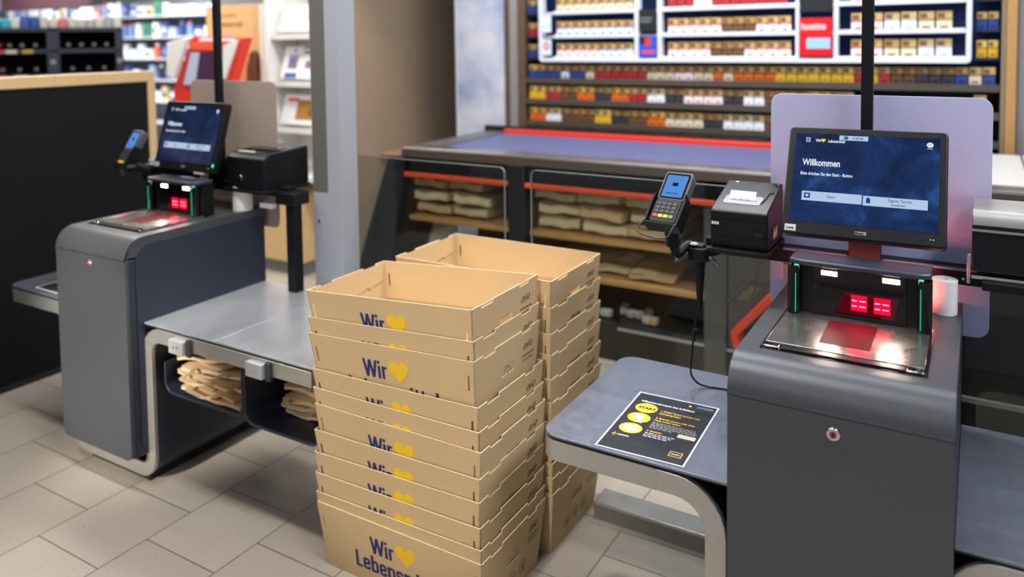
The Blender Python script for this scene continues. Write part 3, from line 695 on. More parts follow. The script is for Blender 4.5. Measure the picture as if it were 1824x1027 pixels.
# ---- build both units
OFF = -2.5376
frame_set(0, 'R', .92, kiosk(0, 'dark grey self-checkout kiosk with round lock, nearest, on the right'))
frame_set(OFF, 'L', .80, kiosk(OFF, 'dark grey self-checkout kiosk at the left, beside the black partition'))
scanner(0, 'R'); scanner(OFF, 'L')
monitor(0, 'R', (-.248, 2.115, 1.231), .370, .289, .485, .03)
monitor(OFF, 'L', (-2.812, 2.10, 1.220), .372, .287, .29, .01)
rail_and_pole(0, 'R'); rail_and_pole(OFF, 'L')
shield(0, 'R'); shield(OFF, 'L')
paper_roll(0, 'R'); paper_roll(OFF, 'L', 2.19, .105, .040)
receipt_printer_R(); receipt_printer_L(OFF)
terminal('card_terminal', -.733, 2.08, 1.158, .78, -.12, 'card terminal with blue screen and coloured keys left of the front receipt printer', True)
terminal('card_terminal', -3.145, 2.05, 1.155, .55, -.1, 'card terminal with blue screen left of the rear left touch monitor', False)

# ------------------------------------------------------------------ cable and instruction sheet on the side shelf
cb = build(MB().tube(smooth_path([(-.661, 2.11, .85), (-.672, 2.10, .80), (-.685, 2.11, .70), (-.69, 2.12, .655), (-.68, 2.14, .622), (-.655, 2.155, .6095), (-.60, 2.166, .6085), (-.53, 2.16, .6085), (-.462, 2.15, .6085)], 8), .0028, 8), 'cable', BLACK, loc=(-.66, 2.1, .61))
tag(cb, 'thin black cable hanging from the terminal stand onto the small shelf', 'cable')
build(MB().cyl((-.672, 2.10, .79), (-.676, 2.102, .755), .006, .005, 12), 'connector', BLACK, cb)

def sheet(P0, P1, P2, P3, lab, full_=True):
    """P0 bottom-left, P1 bottom-right, P2 top-right, P3 top-left on the table top"""
    P0, P1, P2, P3 = [Vector(p) for p in (P0, P1, P2, P3)]
    s = thing('instruction_sheet', lab, 'sign', (P0+P1+P2+P3)/4)
    xd = (P1-P0).normalized(); W = (P1-P0).length; yd = Vector((-xd.y, xd.x, 0)); H = (P3-P0).dot(yd)
    film = glass_mat('laminate_film', '#fbfbfb', .1, .2)
    flat(rrect(-.018, W+.022, -.014, H+.03, .03, 5), P0, xd, yd, film, s, 'laminate', th=.0005, off=.0003)
    pg = flat(rect(0, W, 0, H), P0, xd, yd, WHITE, s, 'page', th=.0003, off=.0009)
    bk = flat(rect(.0045, W-.0045, .0045, H-.0045), P0, xd, yd, DARKP, pg, 'black_print', th=.0002, off=.0012)
    if not full_:
        flat(ell(W*.25, H*.45, .035, .028), P0, xd, yd, YELB, pg, 'yellow_oval', off=.0014)
        flat(rect(W*.3, W*.8, H*.7, H*.72), P0, xd, yd, WHITE, pg, 'headline', off=.0014); return s
    def f(p, m, n, o=.0014): return flat([(x*W, y*H) for x, y in p], P0, xd, yd, m, pg, n, th=.0001, off=o)
    def t(st, u, v, sz, m, xs=.8, b=.03): return text(st, sz*H, P0+xd*(u*W)+yd*(v*H), xd, yd, m, pg, xs=xs, bold=b*sz*H, off=.0016)
    t('Willkommen bei unserer Scan & Zahlkasse', .10, .835, .036, WHITE, .72)
    for (cx, cy) in ((.22, .735), (.22, .555), (.22, .365)): f(ell(cx, cy, .135, .082), YELB, 'yellow_oval')
    t('START', .125, .715, .052, BLACK, .95, .05)
    lb = mat('sheet_cream', '#e6dcc4', .6)
    f([(.20, .51), (.26, .50), (.28, .54), (.27, .60), (.22, .615), (.17, .59), (.165, .54)], lb, 'hand_drawing', .0016)
    f([(.13, .615), (.22, .60), (.21, .575), (.12, .60)], WHITE, 'receipt_drawing', .0018)
    f([(.23, .50), (.285, .485), (.29, .47), (.23, .48)], WHITE, 'sleeve_drawing', .0018)
    f([(.12, .36), (.16, .41), (.25, .415), (.33, .38), (.33, .345), (.24, .315), (.13, .335)], WHITE, 'hand_outline', .0016)
    for a in (0, 1, 2, 3): f([(.2+.022*a, .37+.004*a), (.24+.022*a, .35+.004*a), (.243+.022*a, .353+.004*a), (.203+.022*a, .373+.004*a)], GREYP, 'finger_line', .0018)
    t('1. START Button drücken und', .40, .725, .034, YELP, .75); t('Anweisung folgen', .40, .685, .034, YELP, .75)
    t('2. Barcode scannen oder ohne', .40, .60, .034, YELP, .75); t('Code Artikel wählen', .40, .56, .034, YELP, .75)
    g = mat('sheet_text_grey', '#b9b9bc', .6)
    for i in range(5):
        x = .40
        while x < .90-.03*(i == 4)*8:
            l = random.uniform(.02, .06); f(rect(x, x+l, .525-.022*i, .534-.022*i), g, 'small_print'); x += l+.012
    t('3. Bezahlen', .40, .375, .034, YELP, .8)
    for i in range(3):
        x = .40
        while x < .74-.04*i:
            l = random.uniform(.02, .06); f(rect(x, x+l, .345-.026*i, .355-.026*i), WHITE, 'small_print'); x += l+.012
    f(rect(.75, .95, .385, .44), lb, 'card_drawing')
    f(rect(.07, .13, .225, .235), YELP, 'footer_mark'); f(rect(.095, .103, .20, .26), YELP, 'footer_mark'); f(rect(.14, .27, .224, .238), lb, 'footer_line')
    f(rect(.78, .92, .10, .175), YELP, 'yellow_frame'); f(rect(.79, .91, .108, .167), mat('sheet_slate', '#2c3c46', .5), 'frame_field', .0016); f(rect(.805, .895, .13, .14), lb, 'frame_line', .0018)
    f(rect(.75, .95, .92, .95), mat('sheet_blue', '#5d7090', .5), 'blue_box'); f(rect(.66, .69, .915, .94), YELP, 'small_mark')
    return s
sheet((-.800, 1.712, TZ), (-.577, 1.719, TZ), (-.583, 2.027, TZ), (-.808, 2.039, TZ), 'black instruction sheet with yellow START oval taped on the small shelf')
sheet((OFF-.800, 1.735, TZ), (OFF-.577, 1.735, TZ), (OFF-.577, 2.04, TZ), (OFF-.800, 2.04, TZ), 'blurred white-edged instruction sheet on the far left shelf', False)

# ------------------------------------------------------------------ cardboard crates
BW, BD, BH, INS, TH = .300, .180, .205, .022, .003
def cutwall(mb, A, B, C, D, inward, us, vs, holes, lower=None):
    """wall with outer corners A(bottom left) B C D; cells listed in holes are cut out"""
    A, B, C, D, inw = [Vector(q) for q in (A, B, C, D, inward)]
    def pt(u, v, k): return (A*(1-u)+B*u)*(1-v)+(D*(1-u)+C*u)*v+inw*(TH*k)
    nu, nv = len(us)-1, len(vs)-1
    inc = lambda i, j: 0 <= i < nu and 0 <= j < nv and (i, j) not in holes
    for i in range(nu):
        for j in range(nv):
            if not inc(i, j): continue
            u0, u1, v0, v1 = us[i], us[i+1], vs[j], vs[j+1]
            mb.add([pt(u0, v0, 0), pt(u1, v0, 0), pt(u1, v1, 0), pt(u0, v1, 0)], [(0, 1, 2, 3)], 0)
            mb.add([pt(u0, v0, 1), pt(u1, v0, 1), pt(u1, v1, 1), pt(u0, v1, 1)], [(3, 2, 1, 0)], 0)
            for (di, dj, a, b) in ((-1, 0, (u0, v0), (u0, v1)), (1, 0, (u1, v0), (u1, v1)), (0, -1, (u0, v0), (u1, v0)), (0, 1, (u0, v1), (u1, v1))):
                if not inc(i+di, j+dj):
                    mb.add([pt(*a, 0), pt(*b, 0), pt(*b, 1), pt(*a, 1)], [(0, 1, 2, 3)], 1)
def crate_meshes():
    a, b = BW, BD; a2, b2 = BW-INS, BD-INS
    T = [(-a, -b, BH), (a, -b, BH), (a, b, BH), (-a, b, BH)]; Bt = [(-a2, -b2, 0), (a2, -b2, 0), (a2, b2, 0), (-a2, b2, 0)]
    mb = MB()
    rnd = random.Random(3)
    # front and back walls with corner slots
    us = [0, .022, .036, .25, .5, .75, .962, .975, 1]; vs = [0, .45, .58, .80, 1]
    fh = {(1, 2), (6, 2)}
    cutwall(mb, Bt[0], Bt[1], T[1], T[0], (0, 1, 0), us, vs, fh)
    cutwall(mb, Bt[2], Bt[3], T[3], T[2], (0, -1, 0), us, vs, fh)
    # side walls with rim notches and hand hole
    us = [0, .13, .30, .40, .60, .70, .84, 1]; vs = [0, .52, .66, .955, 1]
    sh = {(1, 3), (5, 3), (3, 1)}
    cutwall(mb, Bt[1], Bt[2], T[2], T[1], (-1, 0, 0), us, vs, sh)
    cutwall(mb, Bt[3], Bt[0], T[0], T[3], (1, 0, 0), us, vs, sh)
    mb.box(-a2, a2, -b2, b2, 0, .003, 0)
    body = mb
    # folded double layer along the upper side walls
    fl = []
    for s in (-1, 1):
        m = MB()
        n = [(-.150, BH-.004), (-.150, .150), (-.08, .145), (-.03, .130), (.01, .128), (.075, .142), (.09, .132), (.10, .140), (.150, .145), (.150, BH-.004)]
        def px(z): return s*(a2+(a-a2)*z/BH-TH-.0012)
        v = [(px(z), y, z) for y, z in n]+[(px(z)-s*.0025, y, z) for y, z in n]; k = len(n)
        m.add(v, [list(range(k))[::-1], list(range(k, 2*k))]+[(i, (i+1) % k, k+(i+1) % k, k+i) for i in range(k)])
        fl.append(m)
    return body, fl
body_mb, flap_mbs = crate_meshes()
def make_crate(name='cardboard_crate', flaps=False):
    c = thing(name, 'x', 'cardboard crate', (0, 0, 0))
    build(body_mb, 'crate_body', [CARD, CARDE], c, smooth=0)
    sl = math.atan2(INS, BH); yd = Vector((0, -math.sin(sl), math.cos(sl)))
    def on(x, z): return (x, -(BD-INS)-INS*z/BH, z)
    p1 = block_text('Wir', .053, on(-.096, .104), (1, 0, 0), yd, NAVYP, c, 1.06)
    block_text('Lebensmittel.', .053, on(-.158, .042), (1, 0, 0), yd, NAVYP, p1, 1.12)
    h = flat([(x, y*1.03) for x, y in heart_pts(.071)], on(.036, .137), (1, 0, 0), yd, YELP, c, 'yellow_heart', off=.0006)
    # stamps on the right-hand wall
    xs = Vector((math.sin(sl), 0, math.cos(sl))); st = MB(); rr = random.Random(5)
    def sd(y, z): return Vector(((BW-INS)+INS*z/BH+.0005, y, z))
    for i in range(9):
        y = .085+.006*i; st.obox(sd(y, .150+(i % 3)*.004), (0, 1, 0), xs, (1, 0, 0), .0013, .006+.003*(i % 2), .0002)
    for i in range(10): st.obox(sd(.08+.007*i, .126), (0, 1, 0), xs, (1, 0, 0), .0022, .0025, .0002)
    for i in range(10): st.obox(sd(.084+.006*i, .112), (0, 1, 0), xs, (1, 0, 0), .0018, .0018, .0002)
    build(st, 'stamp_print', STAMP, c, smooth=0)
    for k in range(3):
        st = MB(); cy_, cz_ = -.06+.06*k, .055
        for i in range(14):
            t0 = 2*math.pi*i/14; st.obox(sd(cy_+.018*math.cos(t0), cz_+.018*math.sin(t0)), (0, -math.sin(t0), math.cos(t0)), Vector((1, 0, 0)).cross(Vector((0, -math.sin(t0), math.cos(t0)))), (1, 0, 0), .0035, .0009, .0002)
        st.obox(sd(cy_, cz_), (0, .7, .7), (0, -.7, .7), (1, 0, 0), .008, .0016, .0002).obox(sd(cy_+.003, cz_-.006), (0, .3, -.95), (0, .95, .3), (1, 0, 0), .006, .002, .0002)
        build(st, 'handling_symbol', STAMP, c, smooth=0)
    if flaps:
        for m in flap_mbs: build(m, 'inner_flap', CARD, c, smooth=0)
    return c
proto_top = make_crate(flaps=True); proto = make_crate()
front = [(.854, .892), (.773, .808), (.725, .754), (.616, .631), (.559, .565), (.510, .512), (.428, .438), (.359, .373), (.295, .303), (.236, .243), (.205, .205)]
shiftF = [(-.006, 0), (-.002, 0), (-.003, -.001), (.001, .001), (.0, .0), (.004, 0), (.002, .0), (.001, 0), (.0, 0), (.001, 0), (0, 0)]
back = [(.868, .868), (.786, .786), (.704, .706), (.637, .640), (.562, .565), (.490, .492), (.430, .430), (.370, .370), (.302, .302), (.256, .256), (.205, .205)]
ordn = ['topmost', 'second from the top', 'third from the top', 'fourth from the top', 'fifth from the top', 'sixth from the top', 'seventh from the top', 'eighth from the top', 'third from the floor', 'second from the floor', 'bottom']
ordb = list(ordn)
def stack(levels, shifts, cx, cy, lab, grp, first_top, first, used):
    for i, (zl, zr) in enumerate(levels):
        if i == 0: c = first_top if not used[0] else copy_tree(first_top); used[0] = True
        else: c = first if not used[1] else copy_tree(first); used[1] = True
        ang = math.atan2(zr-zl, .6); z = max(0, (zl+zr)/2-BH)
        sx, sy = shifts[i] if shifts else (0, 0)
        c.location = (cx+sx, cy+sy, z+.0005*(i != len(levels)-1)); c.rotation_euler = (0, -ang, 0)
        tag(c, lab % ordn[i], 'cardboard crate', grp)
used = [False, False]
stack(front, shiftF, -1.42, 1.866, 'cardboard crate with yellow heart, %s in the front stack', 'crates in the front stack', proto_top, proto, used)
stack(back, None, -1.405, 2.246, 'plain-sided cardboard crate, %s in the back stack', 'crates in the back stack', proto_top, proto, used)

# ------------------------------------------------------------------ bag trays and paper bags under the left table
def tray(x0, x1, z0, zl, zr, lab):
    p = ribbon([(x0, zl), (x0, z0), (x1, z0), (x1, zr)], .008, [0, .04, .035, 0])
    o = build(MB().prism(p, 'y', 1.735, 2.2), 'bag_tray', NAVY, loc=((x0+x1)/2, 1.96, z0-.004), bevel=.0015)
    return tag(o, lab, 'tray')
tray(-2.505, -2.100, .352, .46, .538, 'navy metal tray holding paper bags under the left table, next to the kiosk')
tray(-2.088, -1.755, .338, .538, .40, 'navy metal tray holding paper bags under the left table, nearest the crates')
def paper_bag(c, L, W_, T, rz, rx, ry, m, handle, lab, grp, seed):
    """folded flat carrier bag: creased slab, folded edge, optional flat handle"""
    rnd = random.Random(seed)
    b = thing('paper_bag', lab, 'paper bag', c, grp, rz, ry, rx)
    M4 = full(b)
    nx, ny = 8, 5; vs = []
    for k in (0, 1):
        for j in range(ny+1):
            for i in range(nx+1):
                x = (i/nx-.5)*L; y = (j/ny-.5)*W_
                z = T*(k-.5)*(1-.35*abs(j/ny-.5)*2)+.004*math.sin(i*1.1+seed)+rnd.uniform(-.0018, .0018)
                if k and i in (2, 6): z -= .002
                vs.append(M4 @ Vector((x, y, z)))
    n = (nx+1)*(ny+1); fs = []
    for j in range(ny):
        for i in range(nx):
            q = j*(nx+1)+i; fs.append((q, q+nx+1, q+nx+2, q+1)); fs.append((n+q, n+q+1, n+q+nx+2, n+q+nx+1))
    ring = [i for i in range(nx+1)]+[(j+1)*(nx+1)-1+0 for j in range(1, ny+1)]+[ny*(nx+1)+i for i in range(nx-1, -1, -1)]+[j*(nx+1) for j in range(ny-1, 0, -1)]
    for a in range(len(ring)):
        p, q = ring[a], ring[(a+1) % len(ring)]; fs.append((p, q, n+q, n+p))
    build(MB().add(vs, fs), 'bag_body', m, b, smooth=0)
    f = [M4 @ Vector(v) for v in ((-L/2, -W_/2-.001, T*.5), (L*.1, -W_/2-.001, T*.5), (L*.02, W_*.1, T*.5+.003), (-L/2, W_*.2, T*.5+.003))]
    f2 = [v+M4.to_3x3() @ Vector((0, 0, .0012)) for v in f]
    build(MB().add(f+f2, [(3, 2, 1, 0), (4, 5, 6, 7), (0, 1, 5, 4), (1, 2, 6, 5), (2, 3, 7, 6), (3, 0, 4, 7)]), 'folded_base', KRAFTL, b, smooth=0)
    if handle:
        # flat twisted-paper handle lying on the bag
        pts = [(-.07, -W_/2-.005), (-.055, -W_/2-.045), (.05, -W_/2-.05), (.075, -W_/2-.01)]
        outl = ribbon(pts, .018, .02)
        v = [M4 @ Vector((x, y, T*.5+.002)) for x, y in outl]+[M4 @ Vector((x, y, T*.5+.0036)) for x, y in outl]; k = len(outl)
        build(MB().add(v, [list(range(k))[::-1], list(range(k, 2*k))]+[(i, (i+1) % k, k+(i+1) % k, k+i) for i in range(k)]), 'handle', KRAFTL, b, smooth=0)
    return b
descr = [('under the left table beside the kiosk, %s', 'paper bags in the first tray'), ('under the left table beside the crates, %s', 'paper bags in the second tray')]
B1 = [(-2.285, .366, .02, .05, 0), (-2.30, .387, -.05, .03, 1), (-2.27, .407, .08, .02, 0), (-2.31, .428, -.10, -.03, 1), (-2.30, .451, .12, -.02, 1), (-2.33, .476, -.16, -.05, 0), (-2.30, .502, .10, -.12, 0)]
o1 = ['at the bottom of the pile', 'second from the bottom', 'third from the bottom', 'in the middle of the pile', 'third from the top', 'second from the top', 'on top of the pile']
for i, (x, z, rz, ry, h) in enumerate(B1):
    paper_bag((x, 1.90+.012*(i % 3), z), .30-.014*(i % 3), .30, .017, rz, R_(2*(i % 2)-1), ry, KRAFT if i % 2 else KRAFTL, h, 'folded brown paper bag, first tray under the left table, '+o1[i], descr[0][1], i)
B2 = [(-1.925, .353, .05, 0, 0), (-1.95, .374, -.08, .02, 0), (-1.94, .395, .10, -.03, 1), (-1.95, .417, -.04, .02, 0), (-1.93, .440, .07, -.02, 0)]
o2 = ['at the bottom of the pile', 'second from the bottom', 'in the middle of the pile', 'second from the top', 'on top of the pile']
for i, (x, z, rz, ry, h) in enumerate(B2):
    paper_bag((x+.01, 1.97+.03*(i % 2), z), .19+.012*(i % 2), .26, .016, rz, 0, ry, KRAFTL if i % 2 else KRAFT, h, 'folded brown paper bag, second tray nearest the crates, '+o2[i], descr[1][1], 20+i)

# ------------------------------------------------------------------ barrier behind the self-checkouts
bm_ = thing('floor_rail', 'brushed steel floor rail behind the small shelf and crates', 'rail', (-.5, 2.37, 0))
build(MB().box(-1.085, .9, 2.313, 2.40, 0, .052), 'rail_body', mat('rail_grey', '#8b8a86', .4, .6), bm_, bevel=.002)
build(MB().box(-1.085, .9, 2.309, 2.40, .052, .066), 'rail_top', STEEL, bm_, bevel=.005, segs=3)
build(MB().box(-1.085, .9, 2.302, 2.313, 0, .006), 'rail_lip', mat('rail_lip_light', '#c8c5be', .4, .3), bm_)
def glass_panel(x0, x1, z0, z1, lab):
    g = thing('glass_barrier', lab, 'glass barrier', ((x0+x1)/2, 2.47, z0))
    build(MB().prism(rrect(x0, x1, z0, z1, .022, 6), 'y', 2.466, 2.474), 'pane', GLASS, g, smooth=0)
    out = rrect(x0, x1, z0, z1, .022, 6); inn = rrect(x0+.003, x1-.003, z0+.003, z1-.003, .019, 6); k = len(out)
    v = [(p[0], 2.4655, p[1]) for p in out]+[(p[0], 2.4655, p[1]) for p in inn]+[(p[0], 2.4745, p[1]) for p in out]+[(p[0], 2.4745, p[1]) for p in inn]
    f = []
    for i in range(k):
        j = (i+1) % k; f += [(i, j, k+j, k+i), (2*k+i, 3*k+i, 3*k+j, 2*k+j), (i, 2*k+i, 2*k+j, j), (k+i, k+j, 3*k+j, 3*k+i)]
    build(MB().add(v, f), 'polished_edge', GEDGE, g, smooth=0)
    return g
glass_panel(-2.40, -1.51, .10, 1.128, 'clear glass barrier panel behind the crates, left of the black post')
glass_panel(-1.40, .40, .10, 1.128, 'clear glass barrier panel behind the front printer and monitor')
for x, l in ((-2.36, 'left'), (-1.455, 'right')):
    p = thing('glass_clamp_post', 'short steel post holding glass panels, %s one' % ('near the silver column' if l == 'left' else 'behind the back crate stack'), 'post', (x, 2.50, 0))
    build(MB().cyl((x, 2.50, 0), (x, 2.50, .25), .018, n=18), 'post', STEEL, p)
    for z in (.15, .22): build(MB().box(x-.07, x+.08, 2.4745, 2.50, z-.015, z+.015), 'clamp', STEEL, p, bevel=.003)
# silver column
sc_ = thing('steel_column', 'tall silver-grey steel column behind the left table end', 'column', (-2.24, 2.34, 0))
build(MB().box(-2.318, -2.165, 2.30, 2.40, 0, 3.38), 'column', mat('column_grey', '#b4b7be', .45, .2), sc_, bevel=.004)
build(MB().box(-2.312, -2.235, 2.298, 2.30, 1.0, 3.3), 'shade_plate', mat('plate_shade_taupe', '#77756e', .45, .3), sc_)  # added thin sheet; its darker colour paints the column's shaded face
build(MB().cyl((-2.285, 2.299, .88), (-2.285, 2.295, .88), .006, n=14), 'screw', CHROME, sc_)

# black box module with steel top at the right edge
bx = thing('checkout_module', 'black box module with rounded steel top behind the right bag table', 'checkout module', (.3, 2.2, .99))
build(MB().box(-.012, .7, 2.165, 2.212, 1.03, 1.142), 'front', BLACK, bx, bevel=.003)
build(MB().prism([(2.162, 1.142), (2.162, 1.160), (2.170, 1.172), (2.185, 1.178), (2.265, 1.190), (2.27, 1.186), (2.27, 1.142)], 'x', -.012, .7), 'steel_top', STEEL, bx, bevel=.002)
build(MB().box(-.012, .7, 2.160, 2.165, 1.128, 1.134), 'trim_line', CHROME, bx)
build(MB().box(-.012, .7, 2.158, 2.166, 1.014, 1.022), 'lower_trim', CHROME, bx)
build(MB().box(0.01, .7, 2.14, 2.186, .992, 1.012), 'under_shelf', BLACKM, bx, bevel=.002)
build(MB().box(-.022, -.014, 2.165, 2.175, .998, 1.07), 'end_clip', STEEL, bx, bevel=.002)
build(MB().box(.55, .6, 2.17, 2.21, .6055, .992), 'support_post', BLACKM, bx)
# dark cladding panel with rails behind the right bag table
dk = thing('rear_panel', 'dark brown-black cladding panel with steel rail behind the right bag table', 'panel', (.4, 2.62, 0))
build(MB().box(-.19, .95, 2.60, 2.64, 0, .95), 'panel', mat('dark_taupe_panel', '#2f2b26', .35), dk, bevel=.002)
build(MB().box(-.19, .95, 2.585, 2.60, .530, .548), 'steel_rail', STEEL, dk, bevel=.003)
build(MB().box(-.19, .95, 2.59, 2.60, .44, .452), 'lower_rail', mat('dull_rail', '#5b5750', .4, .4), dk)
build(MB().box(.14, .19, 2.593, 2.5995, .462, .53), 'pale_tab', mat('pale_tab', '#a3977c', .5), dk)

# ------------------------------------------------------------------ cashier counter behind
ct = thing('cashier_counter', 'long dark checkout counter with conveyor belt and orange rails behind the glass', 'counter', (-1.4, 3.95, 0))
DG = mat('counter_black', '#1b1d20', .4)
CX0, CX1, CY, CYB, CZ = -2.83, 1.3, 3.5, 4.36, .995
# slab with steel rim
build(MB().box(CX0, CX1, CY, CY+.028, .945, CZ), 'front_fascia', mat('counter_bronze', '#6e655c', .35, .6), ct, bevel=.006, segs=3)
build(MB().box(CX0, CX1, CY+.028, CY+.15, .955, CZ+.002), 'steel_rim', mat('counter_steel', '#a9a8ab', .28, .9), ct, bevel=.002)
build(MB().box(CX0, -2.67, CY+.15, CYB+.2, .955, CZ), 'end_rim', mat('counter_grey', '#77726e', .4, .5), ct)
build(MB().box(-2.67, -.1, CY+.15, CYB, .955, CZ-.006), 'conveyor_belt', mat('belt_dark', '#565b80', .5, noise=.1), ct)
build(MB().box(-2.67, -.1, CYB, CYB+.05, .955, 1.016), 'red_rail', REDC, ct, bevel=.004)
build(MB().box(-2.85, -.1, CYB+.05, CYB+.09, .955, 1.03), 'rear_edge', DG, ct)
build(MB().box(-.1, CX1, CY+.15, CYB+.2, .955, 1.0), 'white_top', mat('white_top', '#d9d6d0', .35), ct)
build(MB().box(.17, .178, CY+.1, CYB+.2, .96, 1.002), 'top_joint', GLOSS, ct)
# front carcass: top band, two bays, divider, ends
build(MB().box(CX0+.04, CX1, CY+.02, CY+.06, .855, .945), 'top_band', DG, ct)
build(MB().box(CX0+.05, CX1, 4.2, 4.24, 0, .95), 'rear_panel', mat('carcass_brown', '#2e241b', .6), ct)
build(MB().box(-2.125, -2.025, CY, 4.2, 0, .945), 'divider', DG, ct, bevel=.004)
build(MB().box(-1.085, -.98, CY+.02, 4.2, 0, .945), 'divider', mat('divider_grey', '#4c4a46', .5), ct, bevel=.004)
lg = [(-2.92, .945), (-2.80, .945), (-2.98, .0), (-3.27, .0)]
build(MB().prism(lg, 'y', CY-.005, CY+.07), 'slanted_leg', mat('leg_black', '#1d2226', .4), ct, bevel=.004)
lg2 = [(-2.97, .93), (-2.92, .945), (-3.27, .0), (-3.33, .0)]
build(MB().prism(lg2, 'y', CY+.01, CY+.7), 'end_cheek', mat('cheek_beige', '#8f8470', .6), ct)
build(MB().box(-2.99, -2.84, CY, CYB, .90, .952), 'end_block', mat('end_wood', '#7c5c44', .5), ct, bevel=.004)
build(MB().box(CX0+.05, CX1, CY+.04, 4.2, .155, .185), 'bottom_shelf', DG, ct)
build(MB().box(-1.52, -.62, CY+.028, CY+.04, .163, .174), 'steel_strip', STEEL, ct)
build(MB().box(CX0-.1, CX1, CY+.04, CY+.06, 0, .155), 'kick_panel', mat('kick_dark', '#24211d', .4), ct)
for a, b in ((-2.815, -2.128), (-2.022, -1.03)):
    build(MB().box(a, b, CY+.0, CY+.02, .832, .856), 'orange_rail', ORANGE, ct, bevel=.003)
build(MB().box(-.975, 1.25, CY+.03, CY+.05, .19, .855), 'front_panel', mat('grey_panel', '#4a4844', .4), ct)
pr = ribbon([(-.62, .64), (-.925, .28), (-.895, .17)], .032, [0, .02, 0])
build(MB().prism(pr, 'y', CY-.06, CY+.03), 'orange_guard', mat('orange_guard', '#e04a2c', .35), ct, bevel=.004)
# timber shelves in the bays
SH = [(-2.82, -2.128, .575, .60, 0), (-2.022, -1.088, .575, .60, 0), (-2.94, -2.128, .30, .325, 0), (-2.022, -1.088, .375, .40, 0)]
for a, b, z0, z1, _ in SH: build(MB().box(a, b, CY+.05, 4.18, z0, z1), 'timber_shelf', WOODD, ct, bevel=.002)
rb = random.Random(11)
nm = 0
for si, (a, b, z0, z1, _) in enumerate(SH):
    if si == 2: continue
    rows = 3 if si < 2 else 1
    for k in range(rows):
        x = a+.14; j = 0
        while x < b-.10:
            th = .06 if si != 3 else .028
            z = z1+.006+th*.5+k*(th+.014)
            paper_bag((x, CY+.27+rb.uniform(-.03, .03), z+.006), .23, .34, th, rb.uniform(-.1, .1), 0, rb.uniform(-.05, .05), KRAFT if rb.random() < .5 else mat('pale_bag_paper', '#d8c89a', .75, noise=.25, nscale=10), 0,
                      'bundle of flattened brown paper bags inside the %s of the counter behind' % ['upper left bay', 'upper middle bay', '', 'lower middle bay'][si], 'paper bag bundles in the counter', 100+nm)
            nm += 1; x += rb.uniform(.245, .27)
# loose white things on the bottom shelf
for i, (x, z, l) in enumerate(((-1.62, .20, .06), (-1.50, .20, .05), (-1.43, .215, .045), (-1.37, .20, .05), (-1.46, .265, .04), (-1.56, .30, .09), (-1.40, .31, .04))):
    zz = .186+.001 if z < .21 else .187
    o = build(MB().obox((x, CY+.12+.05*(i % 3), zz+.02), (math.cos(i), math.sin(i), 0), (-math.sin(i), math.cos(i), 0), (0, 0, 1), l*.5, .02, .018), 'paper_scrap', mat('scrap_white', '#c9c6bf', .6) if i != 3 else KRAFT, loc=(x, CY+.12+.05*(i % 3), zz), bevel=.006)
    tag(o, 'small crumpled whitish packet on the dark bottom shelf of the counter', 'packet', 'packets on the bottom shelf of the counter')

# ------------------------------------------------------------------ tobacco wall
tw = thing('cigarette_shelf', 'wide cigarette display wall with dark shelves and a white lit frame', 'shelf unit', (-1.3, 4.95, 0))
SHELFM = mat('shelf_dark', '#3f3933', .45, .3); BLUEB = mat('shelf_blue_back', '#123a78', .5); WF = mat('white_frame', '#dfe3ea', .35)
TX0, TX1 = -2.74, .085; YW = 4.80
build(MB().box(TX0-.02, TX1+.02, 5.0, 5.04, .3, 3.0), 'back_panel', mat('shelf_back', '#14110f', .6), tw)
build(MB().box(TX0, TX1, 4.985, 4.999, 1.37, 3.0), 'blue_back', BLUEB, tw)
ZL = [.90, 1.032, 1.182, 1.328]; ZU = [1.472, 1.620, 1.780, 1.945]
for z in ZL: 
    s = build(MB().box(TX0, TX1, YW-.01, 4.985, z-.018, z), 'shelf_board', SHELFM, tw)
    build(MB().box(TX0, TX1, YW-.022, YW-.01, z-.034, z+.004), 'price_rail', mat('price_rail', '#5a5248', .4, .3), s)
for z in ZU:
    s = build(MB().box(-2.57, -.06, YW-.03, 4.985, z-.014, z), 'shelf_board', WF, tw)
    build(MB().box(-2.50, -1.915, YW-.045, YW-.03, z-.016, z+.010).box(-1.735, -.925, YW-.045, YW-.03, z-.016, z+.010).box(-.70, -.075, YW-.045, YW-.03, z-.016, z+.010), 'price_rail', WF, s)
    build(MB().box(TX0, -2.62, YW, 4.985, z-.014, z), 'side_board', mat('shelf_navy', '#18233a', .5), s)
    build(MB().box(-.03, TX1, YW, 4.985, z-.014, z), 'side_board', mat('shelf_navy', '#18233a', .5), s)
# white frame
fo = rrect(-2.61, -.045, 1.445, 2.4, .025, 5); fi = rrect(-2.585, -.07, 1.468, 2.38, .015, 5); k = len(fo)
v = [(p[0], YW-.06, p[1]) for p in fo]+[(p[0], YW-.06, p[1]) for p in fi]+[(p[0], YW-.0, p[1]) for p in fo]+[(p[0], YW-.0, p[1]) for p in fi]
f = []
for i in range(k):
    j = (i+1) % k; f += [(i, j, k+j, k+i), (2*k+i, 3*k+i, 3*k+j, 2*k+j), (i, 2*k+i, 2*k+j, j), (k+i, k+j, 3*k+j, 3*k+i)]
build(MB().add(v, f), 'white_frame', WF, tw, smooth=40)
for a, b in ((-1.915, -1.885), (-1.762, -1.735), (-.925, -.905), (-.72, -.695)):
    build(MB().box(a, b, YW-.05, YW, 1.468, 2.38), 'frame_post', WF, tw)
build(MB().box(-2.56, -.09, YW-.02, YW+.0, 1.99, 2.36), 'added_glow_panel', emis('added_panel_glow', '#cdd6ff', 2.2), tw)  # added glowing panel above the view, for lilac sheen on the steel tables
